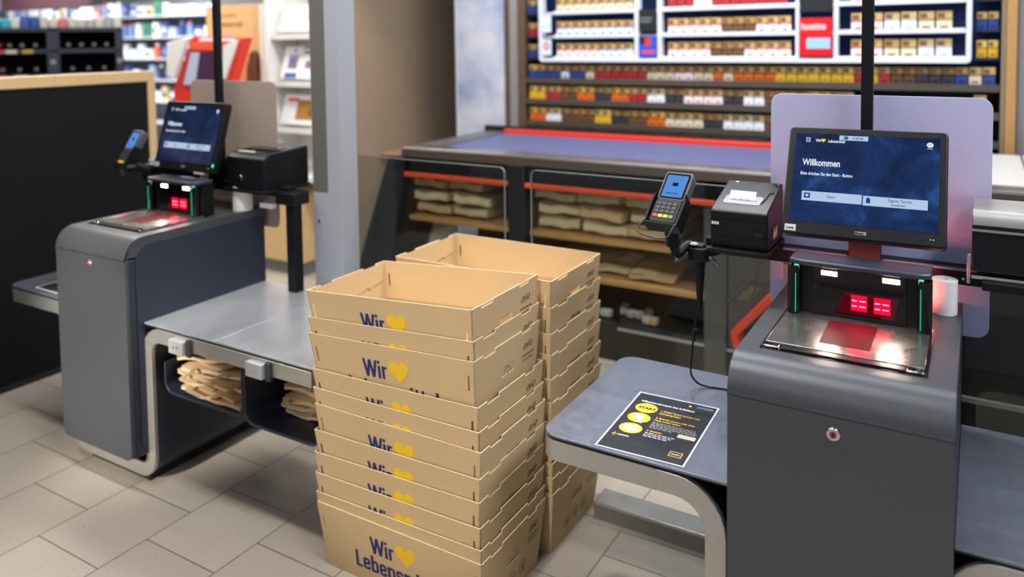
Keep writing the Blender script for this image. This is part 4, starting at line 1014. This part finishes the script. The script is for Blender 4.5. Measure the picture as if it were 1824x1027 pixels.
# edge posts
sfl = thing('side_post', 'tall brown metal side post left of the cigarette wall', 'post', (-2.83, 4.9, 0))
build(MB().box(-2.905, -2.745, 4.78, 5.19, 0, 3.38), 'post', mat('post_brown', '#6d5947', .4, .3), sfl, bevel=.004)
build(MB().box(-2.86, -2.80, 4.765, 4.78, 0, 3.3), 'metal_strip', STEEL, sfl)
sfr = thing('side_post', 'tall beech wood side post right of the cigarette wall', 'post', (.13, 4.9, 0))
build(MB().box(.11, .155, 4.74, 5.19, 0, 3.38), 'wood_edge', WOODD, sfr)
build(MB().box(.088, .109, 4.76, 5.19, 0, 3.38), 'metal_strip', mat('post_taupe', '#8f7f6a', .4, .2), sfr)
# signs in the white frame
def sign(x0, x1, z0, z1, m, lab, y=YW-.062):
    o = build(MB().box(x0, x1, y, y+.006, z0, z1), 'display_sign', m, loc=((x0+x1)/2, y, z0), smooth=0)
    return tag(o, lab, 'sign')
PW = mat('sign_pale', '#dfe9f2', .4)
for (z0, z1, l) in ((1.49, 1.595, 'red ring'), (1.645, 1.76, 'two green dots')):
    s = sign(-2.583, -2.515, z0, z1, PW, 'small pale sign with %s at the left end of the white cigarette frame' % l)
    if l == 'red ring':
        flat(ell(-2.549, 1.553, .023, .026), (0, YW-.0625, 0), (1, 0, 0), (0, 0, 1), mat('sign_red', '#d2333c', .5), s, 'red_ring')
        flat(rect(-2.562, -2.536, 1.544, 1.562), (0, YW-.0632, 0), (1, 0, 0), (0, 0, 1), PW, s, 'ring_centre')
    else:
        for x in (-2.566, -2.532): flat(ell(x, 1.685, .009, .009, 14), (0, YW-.0625, 0), (1, 0, 0), (0, 0, 1), mat('sign_green', '#a6d21e', .5), s, 'green_dot')
s = sign(-1.882, -1.765, 1.478, 1.61, mat('sign_blue', '#2354c8', .4), 'blue, black and red advertising card low in the white cigarette frame')
flat(rect(-1.878, -1.80, 1.56, 1.606), (0, YW-.0625, 0), (1, 0, 0), (0, 0, 1), mat('sign_dark', '#2a1a2c', .5), s, 'dark_field'); flat(rect(-1.86, -1.772, 1.497, 1.52), (0, YW-.063, 0), (1, 0, 0), (0, 0, 1), mat('sign_pink', '#e0486a', .5), s, 'pink_bar')
flat(rect(-1.84, -1.80, 1.545, 1.60), (0, YW-.0635, 0), (1, 0, 0), (0, 0, 1), mat('sign_red', '#d2333c', .5), s, 'red_field')
s = sign(-1.882, -1.765, 1.64, 1.78, mat('sign_black', '#15161a', .5), 'black advertising card above the blue one in the white cigarette frame')
flat(rect(-1.87, -1.80, 1.70, 1.706), (0, YW-.0625, 0), (1, 0, 0), (0, 0, 1), GREYP, s, 'grey_line'); flat(rect(-1.87, -1.79, 1.72, 1.726), (0, YW-.0625, 0), (1, 0, 0), (0, 0, 1), GREYP, s, 'grey_line')
s = sign(-.90, -.725, 1.482, 1.70, mat('sign_bright_red', '#d8101c', .4), 'bright red advertising card in the middle of the white cigarette frame')
text('iuette', .055, (-.893, YW-.063, 1.635), (1, 0, 0), (0, 0, 1), mat('sign_rose', '#f2c2c2', .5), s, xs=1.05, bold=.002); flat(rect(-.862, -.735, 1.525, 1.585), (0, YW-.0625, 0), (1, 0, 0), (0, 0, 1), mat('sign_light_blue', '#9fc6ea', .5), s, 'blue_field')
s = sign(-.90, -.725, 1.735, 1.86, mat('sign_black', '#15161a', .5), 'black advertising card above the red one in the white cigarette frame')

# cigarette packs: a few printed kinds, each pack an object of its own
kinds = {'white and blue': ('#e6e8ee', '#3354b0', '#caa55c'), 'white and red': ('#ece6e4', '#c63a44', '#c9a86a'), 'white and silver': ('#eceef0', '#a9b4c6', '#c5ae78'),
         'blue': ('#2a478f', '#16264e', '#c2a160'), 'red': ('#b02a2e', '#6e1418', '#c9a566'), 'yellow': ('#e0b52a', '#b87c14', '#dfc46a'), 'orange': ('#d86a1e', '#8c3a10', '#e2b455'),
         'cream': ('#dfd2b4', '#8a7350', '#c4a468'), 'brown': ('#6d4c30', '#2e2018', '#b08a4c'), 'dark grey': ('#3a3a40', '#18181c', '#9f8350'), 'green': ('#3c7050', '#1c3a2a', '#b9a25c')}
PM = {}
def pack_mesh(kind, wd, ht):
    key = (kind, round(wd, 3), round(ht, 3))
    if key in PM: return PM[key]
    a, b, c = kinds[kind]; me = bpy.data.meshes.new('cigarette_pack'); h = ht; w2 = wd/2; d = .024
    mb = MB(); z = [0, h*.50, h*.60, h*.94, h]
    for i in range(4):
        v = [(x, y, q) for q in (z[i], z[i+1]) for y in (0, d) for x in (-w2, w2)]
        fs = [(0, 1, 5, 4), (2, 6, 7, 3), (0, 4, 6, 2), (1, 3, 7, 5)]
        if i == 0: fs.append((0, 2, 3, 1))
        if i == 3: fs.append((4, 5, 7, 6))
        mb.add(v, fs, (0, 1, 2, 3)[i])
    # warning picture patch and small logo on the face
    mb.add([(-w2*.85, -.0006, h*.64), (w2*.1, -.0006, h*.64), (w2*.1, -.0006, h*.9), (-w2*.85, -.0006, h*.9)], [(0, 1, 2, 3)], 4)
    mb.add([(-w2*.5, -.0006, h*.10), (w2*.5, -.0006, h*.10), (w2*.5, -.0006, h*.22), (-w2*.5, -.0006, h*.22)], [(0, 1, 2, 3)], 1)
    me.from_pydata(mb.v, [], mb.f)
    for m in (mat('pk_'+a, a, .4), mat('pk_'+b, b, .4), mat('pk_'+c, c, .4), mat('pk_'+c+'l', c, .5), mat('pk_pic', '#7a5236', .5)): me.materials.append(m)
    me.polygons.foreach_set('material_index', mb.m); me.update(); PM[key] = me; return me
def pack_row(x0, x1, z, y, wd, ht, seq, label, group, gap=.006):
    x = x0+wd/2; i = 0
    while x+wd/2 <= x1+.001:
        kd = seq(i, (x-x0)/(x1-x0)); o = bpy.data.objects.new('cigarette_pack', pack_mesh(kd, wd, ht)); COL.objects.link(o)
        o.location = (x, y+.004*((i*7) % 3), z+.0008)
        tag(o, label % kd, 'cigarette pack', group); x += wd+gap; i += 1
rp = random.Random(2)
def runs(choices, ln=4):
    st = {'k': None, 'n': 0}
    def f(i, t):
        if st['n'] <= 0: st['k'] = rp.choice(choices); st['n'] = rp.randint(2, ln)
        st['n'] -= 1; return st['k']
    return f
LT = ['white and red', 'white and blue', 'white and silver']
for zi, z in enumerate(ZU[:3]):
    rn = ['lowest', 'middle', 'upper'][zi]
    pack_row(-2.49, -1.93, z, YW-.022, .056, .094, runs(LT+['cream'], 3), '%s cigarette pack on the '+rn+' white shelf, left bay of the frame', 'packs on the '+rn+' white shelf, left bay')
    pack_row(-1.70, -.935, z, YW-.022, .062 if zi < 2 else .05, .096, runs((['white and blue', 'cream', 'white and silver', 'brown', 'white and red'] if zi < 2 else ['dark grey', 'green', 'red', 'white and silver']), 3), '%s cigarette pack on the '+rn+' white shelf, middle bay of the frame', 'packs on the '+rn+' white shelf, middle bay')
    pack_row(-.63, -.085, z, YW-.022, .074, .100, runs(['cream', 'white and silver', 'white and red'], 2), '%s cigarette pack on the '+rn+' white shelf, right bay of the frame', 'packs on the '+rn+' white shelf, right bay', .010)
    pack_row(-.022, TX1, z, YW+.02, .045, .09, runs(['cream', 'yellow', 'blue'], 2), '%s cigarette pack on the '+rn+' navy ledge right of the white frame', 'packs right of the white frame')
    pack_row(TX0+.005, -2.622, z, YW+.02, .048, .09, runs(['brown', 'blue', 'red'], 2), '%s cigarette pack on the '+rn+' navy ledge left of the white frame', 'packs left of the white frame')
def top_dark(i, t):
    if t < .15: return rp.choice(['blue', 'white and blue'])
    if t < .33: return rp.choice(['red', 'red', 'cream'])
    if t < .50: return rp.choice(['cream', 'white and red', 'orange'])
    if t < .60: return rp.choice(['orange', 'yellow'])
    if t < .74: return 'yellow'
    if t < .86: return rp.choice(['red', 'brown', 'yellow'])
    return rp.choice(['blue', 'dark grey', 'red', 'cream'])
pack_row(TX0+.02, TX1, ZL[3], YW+.0, .056, .092, top_dark, '%s cigarette pack on the top dark shelf below the white frame', 'packs on the top dark shelf')
pack_row(TX0+.02, -.60, ZL[2], YW+.0, .056, .092, runs(['red', 'white and red', 'cream', 'yellow', 'orange', 'brown', 'white and silver', 'dark grey'], 2), '%s cigarette pack on the second dark shelf below the white frame', 'packs on the second dark shelf')
pack_row(TX0+.02, -.60, ZL[1], YW+.0, .056, .092, runs(['cream', 'brown', 'white and silver', 'yellow', 'dark grey', 'orange', 'white and red'], 2), '%s cigarette pack on the third dark shelf below the white frame', 'packs on the third dark shelf')
pack_row(TX0+.02, -.60, ZL[0], YW+.0, .062, .085, runs(['white and blue', 'dark grey', 'brown', 'cream', 'blue'], 4), '%s cigarette pack on the lowest visible dark shelf, just above the red rail', 'packs on the lowest dark shelf')
pack_row(-.03, TX1, ZL[2], YW+.0, .056, .092, runs(['red', 'cream', 'brown'], 2), '%s cigarette pack on the second dark shelf, far right end', 'packs at the far right end')
pack_row(-.03, TX1, ZL[1], YW+.0, .056, .092, runs(['yellow', 'cream', 'brown'], 2), '%s cigarette pack on the third dark shelf, far right end', 'packs at the far right end')

# ------------------------------------------------------------------ left background
# black partition with beech frame
pt_ = thing('partition', 'black partition panel framed in light wood at the left edge', 'partition', (-3.9, 1.2, 0))
build(MB().box(-3.90, -3.86, -.8, 2.632, .03, 1.40), 'black_panel', mat('partition_black', '#090b0f', .6, spec=.25), pt_)
build(MB().box(-3.91, -3.85, -.8, 2.675, 1.40, 1.456), 'top_frame', WOOD, pt_, bevel=.003)
build(MB().box(-3.91, -3.85, 2.632, 2.675, .0, 1.40), 'side_frame', WOOD, pt_, bevel=.003)
build(MB().box(-3.905, -3.855, -.8, 2.632, 0, .03), 'base', DG, pt_)
# magazine rack
mr_ = thing('magazine_rack', 'beech magazine rack with white sloping shelves behind the silver column', 'magazine rack', (-4.05, 4.0, 0))
MWH = mat('rack_white', '#e4e4e2', .5)
build(MB().box(-4.40, -3.955, 3.80, 4.29, .09, .575), 'base_cabinet', WOOD, mr_, bevel=.003)
build(MB().box(-4.40, -3.965, 3.82, 4.28, 0, .09), 'kick', mat('kick_grey', '#6b6c6b', .5), mr_)
build(MB().box(-3.985, -3.952, 3.97, 4.31, .576, 2.6), 'side_panel', WOOD, mr_, bevel=.002)
build(MB().box(-4.20, -3.99, 4.05, 4.08, .576, 2.6), 'white_back', MWH, mr_)
build(MB().box(-4.225, -4.195, 3.78, 4.05, .576, 2.6), 'upright', MWH, mr_)
for z in (.66, .985, 1.30, 1.62): build(MB().prism([(3.80, z), (3.80, z+.035), (3.812, z+.035), (3.812, z+.012), (4.05, z+.06), (4.05, z+.045)], 'x', -4.195, -3.70 if z > .6 else -3.9), 'display_shelf', MWH, mr_)
def magazine(x0, x1, z0, z1, lab, parts, y=3.83):
    o = thing('magazine', lab, 'magazine', ((x0+x1)/2, y, z0)); 
    xd = (1, 0, 0); yd = Vector((0, .30, .95)).normalized()
    flat(rect(0, x1-x0, 0, z1-z0), (x0, y, z0), xd, yd, mat('cover_white', '#ebebea', .35), o, 'cover', th=.006)
    for (a, b, c, d, col, nm_) in parts: flat(rect(a*(x1-x0), b*(x1-x0), c*(z1-z0), d*(z1-z0)), (x0, y, z0), xd, yd, mat('mag_'+col, col, .4), o, nm_, off=.0068)
magazine(-4.14, -3.97, 1.352, 1.585, 'white magazine with blue band and red figures on the upper rack shelf', ((.25, .9, .02, .17, '#2a5ca8', 'blue_band'), (.3, .85, .30, .72, '#7f9cc8', 'cover_photo'), (.4, .53, .33, .62, '#8c2a34', 'figure'), (.6, .75, .30, .62, '#b0583c', 'figure'), (.55, .66, .80, .90, '#c02a30', 'red_logo')))
magazine(-3.965, -3.83, 1.352, 1.56, 'white magazine with small purple picture next to the silver column', ((.1, .5, .85, .93, '#50545c', 'title'), (.3, .7, .35, .6, '#8d6a98', 'cover_photo')))
magazine(-4.15, -3.82, 1.04, 1.255, 'white magazine with red title and yellow bird picture on the lower shelf', ((.1, .42, .74, .86, '#d84a52', 'red_title'), (.40, 1.0, .16, .80, '#a87a3c', 'cover_photo'), (.72, .98, .28, .52, '#d9cf20', 'yellow_shape')))
magazine(-4.15, -3.82, 1.672, 1.86, 'white magazine with faint grey title on the topmost shelf', ((.2, .8, .55, .62, '#c9cacb', 'title'), (.2, .7, .40, .45, '#c9cacb', 'subtitle')))
hl = build(MB().tube([(-3.93, 4.06, 1.03), (-3.895, 4.03, 1.06), (-3.89, 3.98, 1.05), (-3.905, 3.94, .93), (-3.93, 3.94, .82)], .018, 10), 'wooden_handle', WOOD, loc=(-3.93, 4.0, .9)); tag(hl, 'curved light wood handle right of the silver column', 'handle')
# wooden display board left of the rack
wb = thing('display_board', 'tall light wood display board with small lettering behind the thin pole', 'board', (-4.68, 3.92, 0))
build(MB().box(-4.98, -4.40, 3.90, 3.93, 0, 1.875), 'board', WOOD, wb, bevel=.002)
build(MB().box(-4.40, -4.372, 3.89, 3.94, 0, 1.875), 'white_edge', MWH, wb)
text('WILLKOMMEN', .035, (-4.86, 3.899, 1.79), (1, 0, 0), (0, 0, 1), mat('board_ink', '#a98f62', .6), wb, xs=.9); text('GEMEINSAM HIER', .042, (-4.86, 3.899, 1.72), (1, 0, 0), (0, 0, 1), mat('board_ink2', '#6b5c48', .6), wb, xs=.85)
flat(rect(-4.80, -4.68, 1.56, 1.66), (0, 3.899, 0), (1, 0, 0), (0, 0, 1), mat('board_pic', '#b9a4a6', .6), wb, 'small_picture')
build(MB().prism([(-4.52, 1.3), (-4.51, 1.44), (-4.49, 1.47), (-4.48, 1.52), (-4.45, 1.55), (-4.42, 1.53), (-4.415, 1.3)], 'y', 3.86, 3.899), 'dark_silhouette', mat('silhouette_brown', '#5e4029', .7), wb, bevel=.005)  # raised dark brown shape near the right edge of the board
# red and white lottery terminal
rt_ = thing('lottery_terminal', 'red and white self-service terminal with purple screen behind the pole', 'terminal', (-4.6, 3.7, 0))

RD = mat('terminal_red', '#dd3520', .35)
build(MB().box(-4.85, -4.48, 3.66, 3.88, 0, .965), 'pedestal', MWH, rt_, bevel=.01)
build(MB().box(-5.0, -4.852, 3.62, 3.88, 0, 1.0), 'red_leg', RD, rt_, bevel=.01)
q = lambda pts, y0, y1, m, n: build(MB().prism(pts, 'y', y0, y1), n, m, rt_, bevel=.004)
q([(-4.741, 1.653), (-4.225, 1.635), (-4.359, 1.356), (-4.382, 1.02), (-4.985, 1.0), (-4.975, 1.283), (-4.947, 1.33)], 3.60, 3.68, RD, 'red_surround')
q([(-4.99, 1.608), (-4.764, 1.640), (-4.928, 1.348), (-5.01, 1.375)], 3.57, 3.5995, MWH, 'white_wing')
q([(-4.41, 1.584), (-4.262, 1.624), (-4.403, 1.356), (-4.438, 1.363)], 3.582, 3.5995, MWH, 'white_wing')
q([(-4.764, 1.54), (-4.441, 1.542), (-4.45, 1.30), (-4.86, 1.30)], 3.590, 3.5995, mat('terminal_purple', '#3a1c3a', .25, emit='#4a2044', estr=.25), 'screen')
q([(-4.752, 1.536), (-4.661, 1.535), (-4.72, 1.31), (-4.845, 1.31)], 3.584, 3.5895, mat('screen_panel', '#a7acc6', .3, emit='#a7acc6', estr=.25), 'screen_panel')
q([(-4.754, 1.606), (-4.415, 1.599), (-4.429, 1.55), (-4.787, 1.552)], 3.592, 3.5995, mat('terminal_orange', '#ee5a2c', .35), 'orange_band')
q([(-4.663, 1.636), (-4.302, 1.628), (-4.314, 1.611), (-4.676, 1.614)], 3.594, 3.5995, WHITE, 'header_strip')
# navy wine shelf
WN = mat('wine_navy', '#232c40', .5)
def WP(x, y, z):   # the shelf stands turned by about 57 degrees
    u = Vector((.545, .839, 0)); v = Vector((-.839, .545, 0))
    return Vector((-6.95, 4.5, z))+u*((x+6.95)*.525)+v*(y-4.5)
def WB_(x0, x1, y0, y1, z0, z1):
    m = MB().box(x0, x1, y0, y1, z0, z1); m.v = [tuple(WP(*q)) for q in m.v]; return m
ws = thing('wine_shelf', 'dark navy wine shelf with square compartments at the upper left', 'shelf unit', tuple(WP(-8.2, 4.7, 0)))
build(WB_(-9.6, -6.93, 5.0, 5.04, 0, 1.76), 'back', mat('wine_back', '#08090c', .7), ws)
for a, b in ((-9.35, -9.22), (-8.12, -7.93), (-7.06, -6.95)): build(WB_(a, b, 4.5, 5.0, 0, 1.76), 'upright', WN, ws, bevel=.004)
for z0, z1 in ((1.725, 1.76), (1.53, 1.565), (1.28, 1.34), (.6, .65)): build(WB_(-9.6, -6.95, 4.5, 5.0, z0, z1), 'shelf_board', WN, ws, bevel=.003)
for x, c in ((-9.1, '#c6c3bb'), (-8.9, '#c53345'), (-8.72, '#c8c5be'), (-8.48, '#b99a3a')): build(WB_(x, x+.16, 4.49, 4.4995, 1.533, 1.562), 'price_strip', mat('ps_'+c, c, .5), ws)
for x, c in ((-9.15, '#c9c2c0'), (-8.92, '#d87a92'), (-8.62, '#c4c0ba'), (-7.78, '#bdb7b0'), (-7.5, '#c4c0ba'), (-7.3, '#bdb7b0')): build(WB_(x, x+.19, 4.49, 4.4995, 1.30, 1.335), 'price_strip', mat('ps_'+c, c, .5), ws)
for x in (-8.03, -7.0): build(MB().cyl(WP(x, 4.499, 1.45), WP(x, 4.492, 1.45), .022, n=16), 'round_cap', mat('cap_metal', '#a9abb0', .3, .6), ws)
def bottle_mb(c, d, L):
    c = Vector(c); d = Vector(d).normalized()
    return MB().cyl(c, c+d*L*.62, .037, n=14).cyl(c+d*L*.62, c+d*L*.75, .037, .014, n=14).cyl(c+d*L*.75, c+d*L, .014, n=14)
for i, (x, z, col, cc) in enumerate(((-9.05, 1.60, '#1a0f14', 'dark'), (-8.85, 1.60, '#b01c34', 'red'), (-8.68, 1.60, '#14161a', 'dark'), (-8.5, 1.60, '#1a1a1c', 'dark'), (-8.30, 1.60, '#14161a', 'dark'),
                                   (-7.8, 1.60, '#101214', 'dark'), (-7.6, 1.60, '#16181a', 'dark'), (-7.4, 1.60, '#101214', 'dark'), (-7.2, 1.60, '#16181a', 'dark'),
                                   (-9.05, 1.38, '#141012', 'dark'), (-8.8, 1.38, '#521420', 'dark red'), (-8.55, 1.38, '#101214', 'dark'), (-8.3, 1.38, '#101214', 'dark'),
                                   (-7.75, 1.38, '#101214', 'dark'), (-7.5, 1.38, '#101214', 'dark'), (-7.25, 1.38, '#141214', 'dark'))):
    b = thing('wine_bottle', '%s wine bottle lying in the %s compartments of the navy wine shelf' % (cc, 'upper' if z > 1.5 else 'lower'), 'bottle', tuple(WP(x, 4.6, z)), 'wine bottles on the navy shelf')
    build(bottle_mb(WP(x, 4.92, z+.005), (.839, -.545, .0), .32), 'glass', mat('bt_'+col, col, .15), b)
    build(MB().cyl(WP(x, 4.62, z+.005), WP(x, 4.597, z+.005), .016, n=12), 'capsule', mat('capsule', '#8f8c88', .3, .5), b)
# cartons on top of the wine shelf
rc = random.Random(4)
for i in range(17):
    x = -9.35+i*.142; c = ['#2b63b8', '#e3e6e8', '#1f9fc0', '#27a6c4', '#2fb0cc', '#d8dcd8', '#3a5ca8', '#2a56a2', '#c9ccc8', '#d2cfca', '#d67a88', '#cfccc6', '#c6c6c4', '#b8b8b8', '#cfd2d2', '#a9b4be', '#dcdcdc'][i]
    n_ = {'#2b63b8': 'blue', '#e3e6e8': 'white', '#1f9fc0': 'turquoise', '#27a6c4': 'turquoise', '#2fb0cc': 'turquoise', '#d67a88': 'pink', '#3a5ca8': 'blue', '#2a56a2': 'blue'}.get(c, 'pale')
    o = build(WB_(x, x+.125, 4.55, 4.75, 1.7605, 1.7605+.08+.03*rc.random()), 'product_box', mat('pb_'+c, c, .5), loc=tuple(WP(x+.06, 4.65, 1.76)), bevel=.006)
    tag(o, '%s product box standing on top of the navy wine shelf' % n_, 'box', 'product boxes on the wine shelf')
# far shelf with many small hanging packs
fs_ = thing('far_shelf', 'long pale gondola shelf full of small packs far behind on the left', 'shelf unit', (-10, 7.2, 0))
build(MB().box(-15.5, -8.0, 7.25, 7.3, 0, 2.2), 'back_panel', mat('far_back', '#5d6470', .7), fs_)
for z in (.5, .8, 1.1, 1.4, 1.7, 2.0): build(MB().box(-15.5, -8.0, 6.95, 7.25, z-.02, z), 'shelf_board', mat('far_board', '#c8cace', .5), fs_)
cols = ['#dfe3e8', '#e9e9e6', '#3c568f', '#8fa4cc', '#28406e', '#cfd4dc', '#d8c69a', '#6f87b8', '#f0f0f0', '#232c40', '#c8563c', '#3f8a5c']
nam = ['pale', 'white', 'blue', 'light blue', 'navy', 'grey', 'cream', 'blue', 'white', 'dark', 'red', 'green']
ME = {}
def small_mesh(ci, sh):
    if (ci, sh) in ME: return ME[(ci, sh)]
    mb = MB()
    if sh == 0: mb.box(-.05, .05, -.03, .03, 0, .20).box(-.035, .035, -.032, -.0301, .05, .13, 1)
    elif sh == 1: mb.cyl((0, 0, 0), (0, 0, .17), .045, n=12).cyl((0, 0, .17), (0, 0, .21), .02, n=10, m=1)
    else: mb.box(-.075, .075, -.03, .03, 0, .13).box(-.06, .06, -.032, -.0301, .03, .08, 1)
    me = bpy.data.meshes.new('small_pack'); me.from_pydata([tuple(v) for v in mb.v], [], mb.f)
    me.materials.append(mat('fp_'+cols[ci], cols[ci], .5)); me.materials.append(mat('fp_'+cols[(ci+3) % len(cols)], cols[(ci+3) % len(cols)], .5))
    me.polygons.foreach_set('material_index', mb.m); me.update(); ME[(ci, sh)] = me; return me
rf = random.Random(9)
for zi, z in enumerate((.8, 1.1, 1.4, 1.7, 2.0)):
    x = (-13.9 if z > 1.6 else -12.2)
    while x < -8.1:
        ci = rf.choice([0, 1, 2, 3, 4, 5, 6, 7, 8, 9, 0, 1, 3, 10 if rf.random() < .4 else 2, 11 if rf.random() < .4 else 5]); sh = rf.randrange(3)
        o = bpy.data.objects.new('product_pack', small_mesh(ci, sh)); COL.objects.link(o); o.location = (x, 7.03, z+.001)
        tag(o, 'small %s product pack on the far shelf, %s' % (nam[ci], ['row at the bottom', 'fourth row from the top', 'third row from the top', 'second row from the top', 'top row'][zi]), 'product pack', 'packs on the far shelf')
        x += .165+rf.random()*.04
# maroon banner and grey hood near the ceiling line
o = build(MB().box(-12.9, -10.6, 6.4, 6.45, 2.12, 2.6), 'hanging_banner', mat('maroon_banner', '#4b2c33', .6), loc=(-11.7, 6.42, 2.12)); tag(o, 'dark maroon banner hanging at the top left corner', 'banner')
build(MB().cyl((-12.5, 6.425, 2.6), (-12.5, 6.425, 3.4), .01, n=8).cyl((-11, 6.425, 2.6), (-11, 6.425, 3.4), .01, n=8), 'suspension_rod', BLACKM, o)
gs = build(MB().prism([(-8.3, 2.15), (-6.7, 1.86), (-6.7, 2.7), (-8.3, 2.7)], 'y', 6.2, 6.9), 'canopy', mat('canopy_grey', '#65605e', .6), loc=(-7.5, 6.5, 2.0)); tag(gs, 'grey sloping canopy left of the wooden display board', 'canopy')
build(MB().box(-7.9, -7.8, 6.5, 6.6, 2.7, 3.4), 'hanger', BLACKM, gs)
